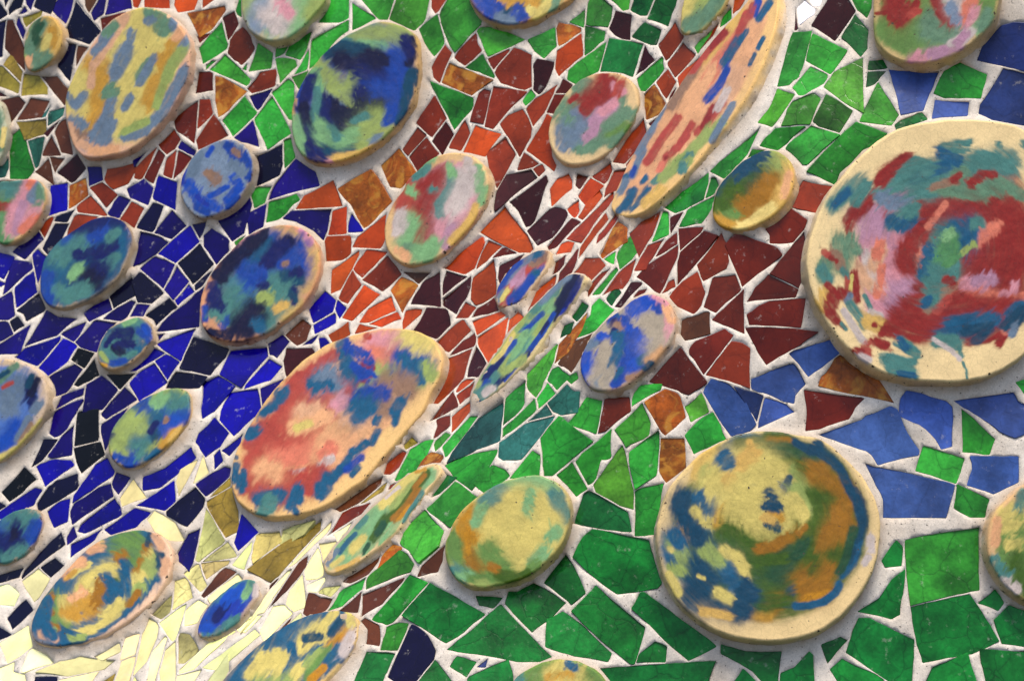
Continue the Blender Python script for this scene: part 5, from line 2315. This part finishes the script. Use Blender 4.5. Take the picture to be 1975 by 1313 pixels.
    rid = 1 - np.abs(fnoise(un * 1.6, u * 0.55, 13, 3, sd_ + 22)) * 3.2; rid2 = 1 - np.abs(fnoise(un * 1.9, u * 0.5, 11, 3, sd_ + 25)) * 3.2
    painted = np.clip(np.abs(col - clay0).sum(1) * 4, 0, 1)
    dk = np.clip(rid - 0.35, 0, 1) * painted * 0.22; lt = np.clip(rid2 - 0.45, 0, 1) * painted * 0.07
    col = col * (1 - dk[:, None]) + (col * 0.45) * dk[:, None]
    col = col * (1 - lt[:, None]) + (col * 0.7 + clay0 * 0.3) * lt[:, None]
    return np.clip(col, 0.003, 0.9)

for di, d in enumerate(discs):
    n = d['n']; p0 = d['p0']; t = d['t']
    per = np.hypot(*(np.roll(d['o'], -1, 0) - d['o']).T).sum()
    NA = int(min(700, max(110, per / 2.0))); NRg = int(min(140, max(26, d['rad'] / 1.75)))
    o = catmull(d['out'], NA)
    nr = np.stack([o[:, 0] - d['c'][0], o[:, 1] - d['c'][1]], 1); nr /= np.hypot(*nr.T)[:, None]
    ang = np.arange(NA)
    o = o + nr * (1.3 * fnoise(o[:, 0], o[:, 1], 30, 3, di))[:, None]
    edge = on_plane(o[:, 0], o[:, 1], p0, n)
    cen = on_plane(d['c'][:1], d['c'][1:], p0, n)[0]
    rad3 = edge - cen; L3 = np.linalg.norm(rad3, axis=1, keepdims=True); rn = rad3 / L3
    bev = 5.5
    # face: rings from the centre to the start of the rounded shoulder
    rho = np.linspace(0, 1, NRg + 1)[1:] ** 0.92
    V = [cen[None]]
    for rr in rho:
        ring = cen + rad3 * (1 - bev / L3) * rr
        V.append(ring)
    V = np.concatenate(V)
    pxx = lambda q: (q[:, 0] / -q[:, 2] * D + W / 2, H / 2 - q[:, 1] / -q[:, 2] * D)
    x, y = pxx(V)
    fade = np.concatenate([[1.0], np.repeat(np.clip((1 - rho) * 6, 0, 1), NA)])
    V = V + n * ((1.8 * fnoise(x, y, 70, 2, di + 3) + 0.5 * fnoise(x, y, 11, 2, di)) * fade)[:, None]
    F = [(0, 1 + i, 1 + (i + 1) % NA) for i in range(NA)]
    for k in range(NRg - 1):
        a = 1 + k * NA; b = a + NA
        F += [(a + i, b + i, b + (i + 1) % NA, a + (i + 1) % NA) for i in range(NA)]
    # the outline runs clockwise or not: make faces look at the viewer
    q = V[F[0][1]] - V[0]; w_ = V[F[0][2]] - V[0]
    flip = np.cross(q, w_) @ n < 0
    colr = paint(d, x, y)
    root = bpy.data.objects.new('ceramic_disc', None); COL.objects.link(root)
    org = to_world((cen - n * t)[None])[0]; root.location = Vector(org)
    root['label'] = LABELS[d['name']]; root['category'] = 'ceramic disc'; root['group'] = 'painted ceramic discs set in the mosaic wall'
    fo = to_world(cen[None])[0]
    if flip: F = [f[::-1] for f in F]
    mesh_obj('painted_face', to_world(V), F, M_FACE, root, smooth=True, origin=fo, colors=colr)
    # body: rounded shoulder, slightly uneven side, foot sunk in the mortar
    prof = [(bev, 0.0)] + [(bev - bev * math.sin(a), bev * (1 - math.cos(a))) for a in np.linspace(0.35, 1.45, 4)]
    prof += [(-0.8 - 3.0 * s * s, bev + (t - bev) * s) for s in (0.2, 0.45, 0.7, 1.0)] + [(-2.5, t + 26)]
    R_ = []
    for k, (ins_, dep) in enumerate(prof):
        wob = 0 if k < 2 else 1.6
        ox = fnoise(o[:, 0] + dep * 1.3, o[:, 1] - dep, 22, 3, di + 40)
        R_.append(cen + rad3 * (1 - ins_ / L3) + rn * (wob * ox)[:, None] - n * dep)
    V = np.concatenate(R_); x, y = pxx(V)
    F = []
    for k in range(len(prof) - 1):
        a = k * NA; b = a + NA
        F += [(a + i, b + i, b + (i + 1) % NA, a + (i + 1) % NA) for i in range(NA)]
    if flip: F = [f[::-1] for f in F]
    colr = paint(d, x, y)
    # bare clay and grime on the side
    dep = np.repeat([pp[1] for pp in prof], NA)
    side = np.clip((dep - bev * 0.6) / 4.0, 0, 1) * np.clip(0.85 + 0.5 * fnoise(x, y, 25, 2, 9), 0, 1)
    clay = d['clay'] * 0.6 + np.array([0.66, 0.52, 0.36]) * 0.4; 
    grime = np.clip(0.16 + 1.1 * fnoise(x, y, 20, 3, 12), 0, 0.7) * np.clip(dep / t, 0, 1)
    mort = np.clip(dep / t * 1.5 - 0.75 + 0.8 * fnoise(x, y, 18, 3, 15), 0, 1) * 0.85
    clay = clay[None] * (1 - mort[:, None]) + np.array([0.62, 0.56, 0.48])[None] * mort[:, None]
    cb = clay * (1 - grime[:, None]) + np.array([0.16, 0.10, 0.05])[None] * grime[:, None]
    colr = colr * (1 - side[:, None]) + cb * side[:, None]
    mesh_obj('clay_body', to_world(V), F, M_RIM, root, smooth=True, origin=fo, colors=colr)
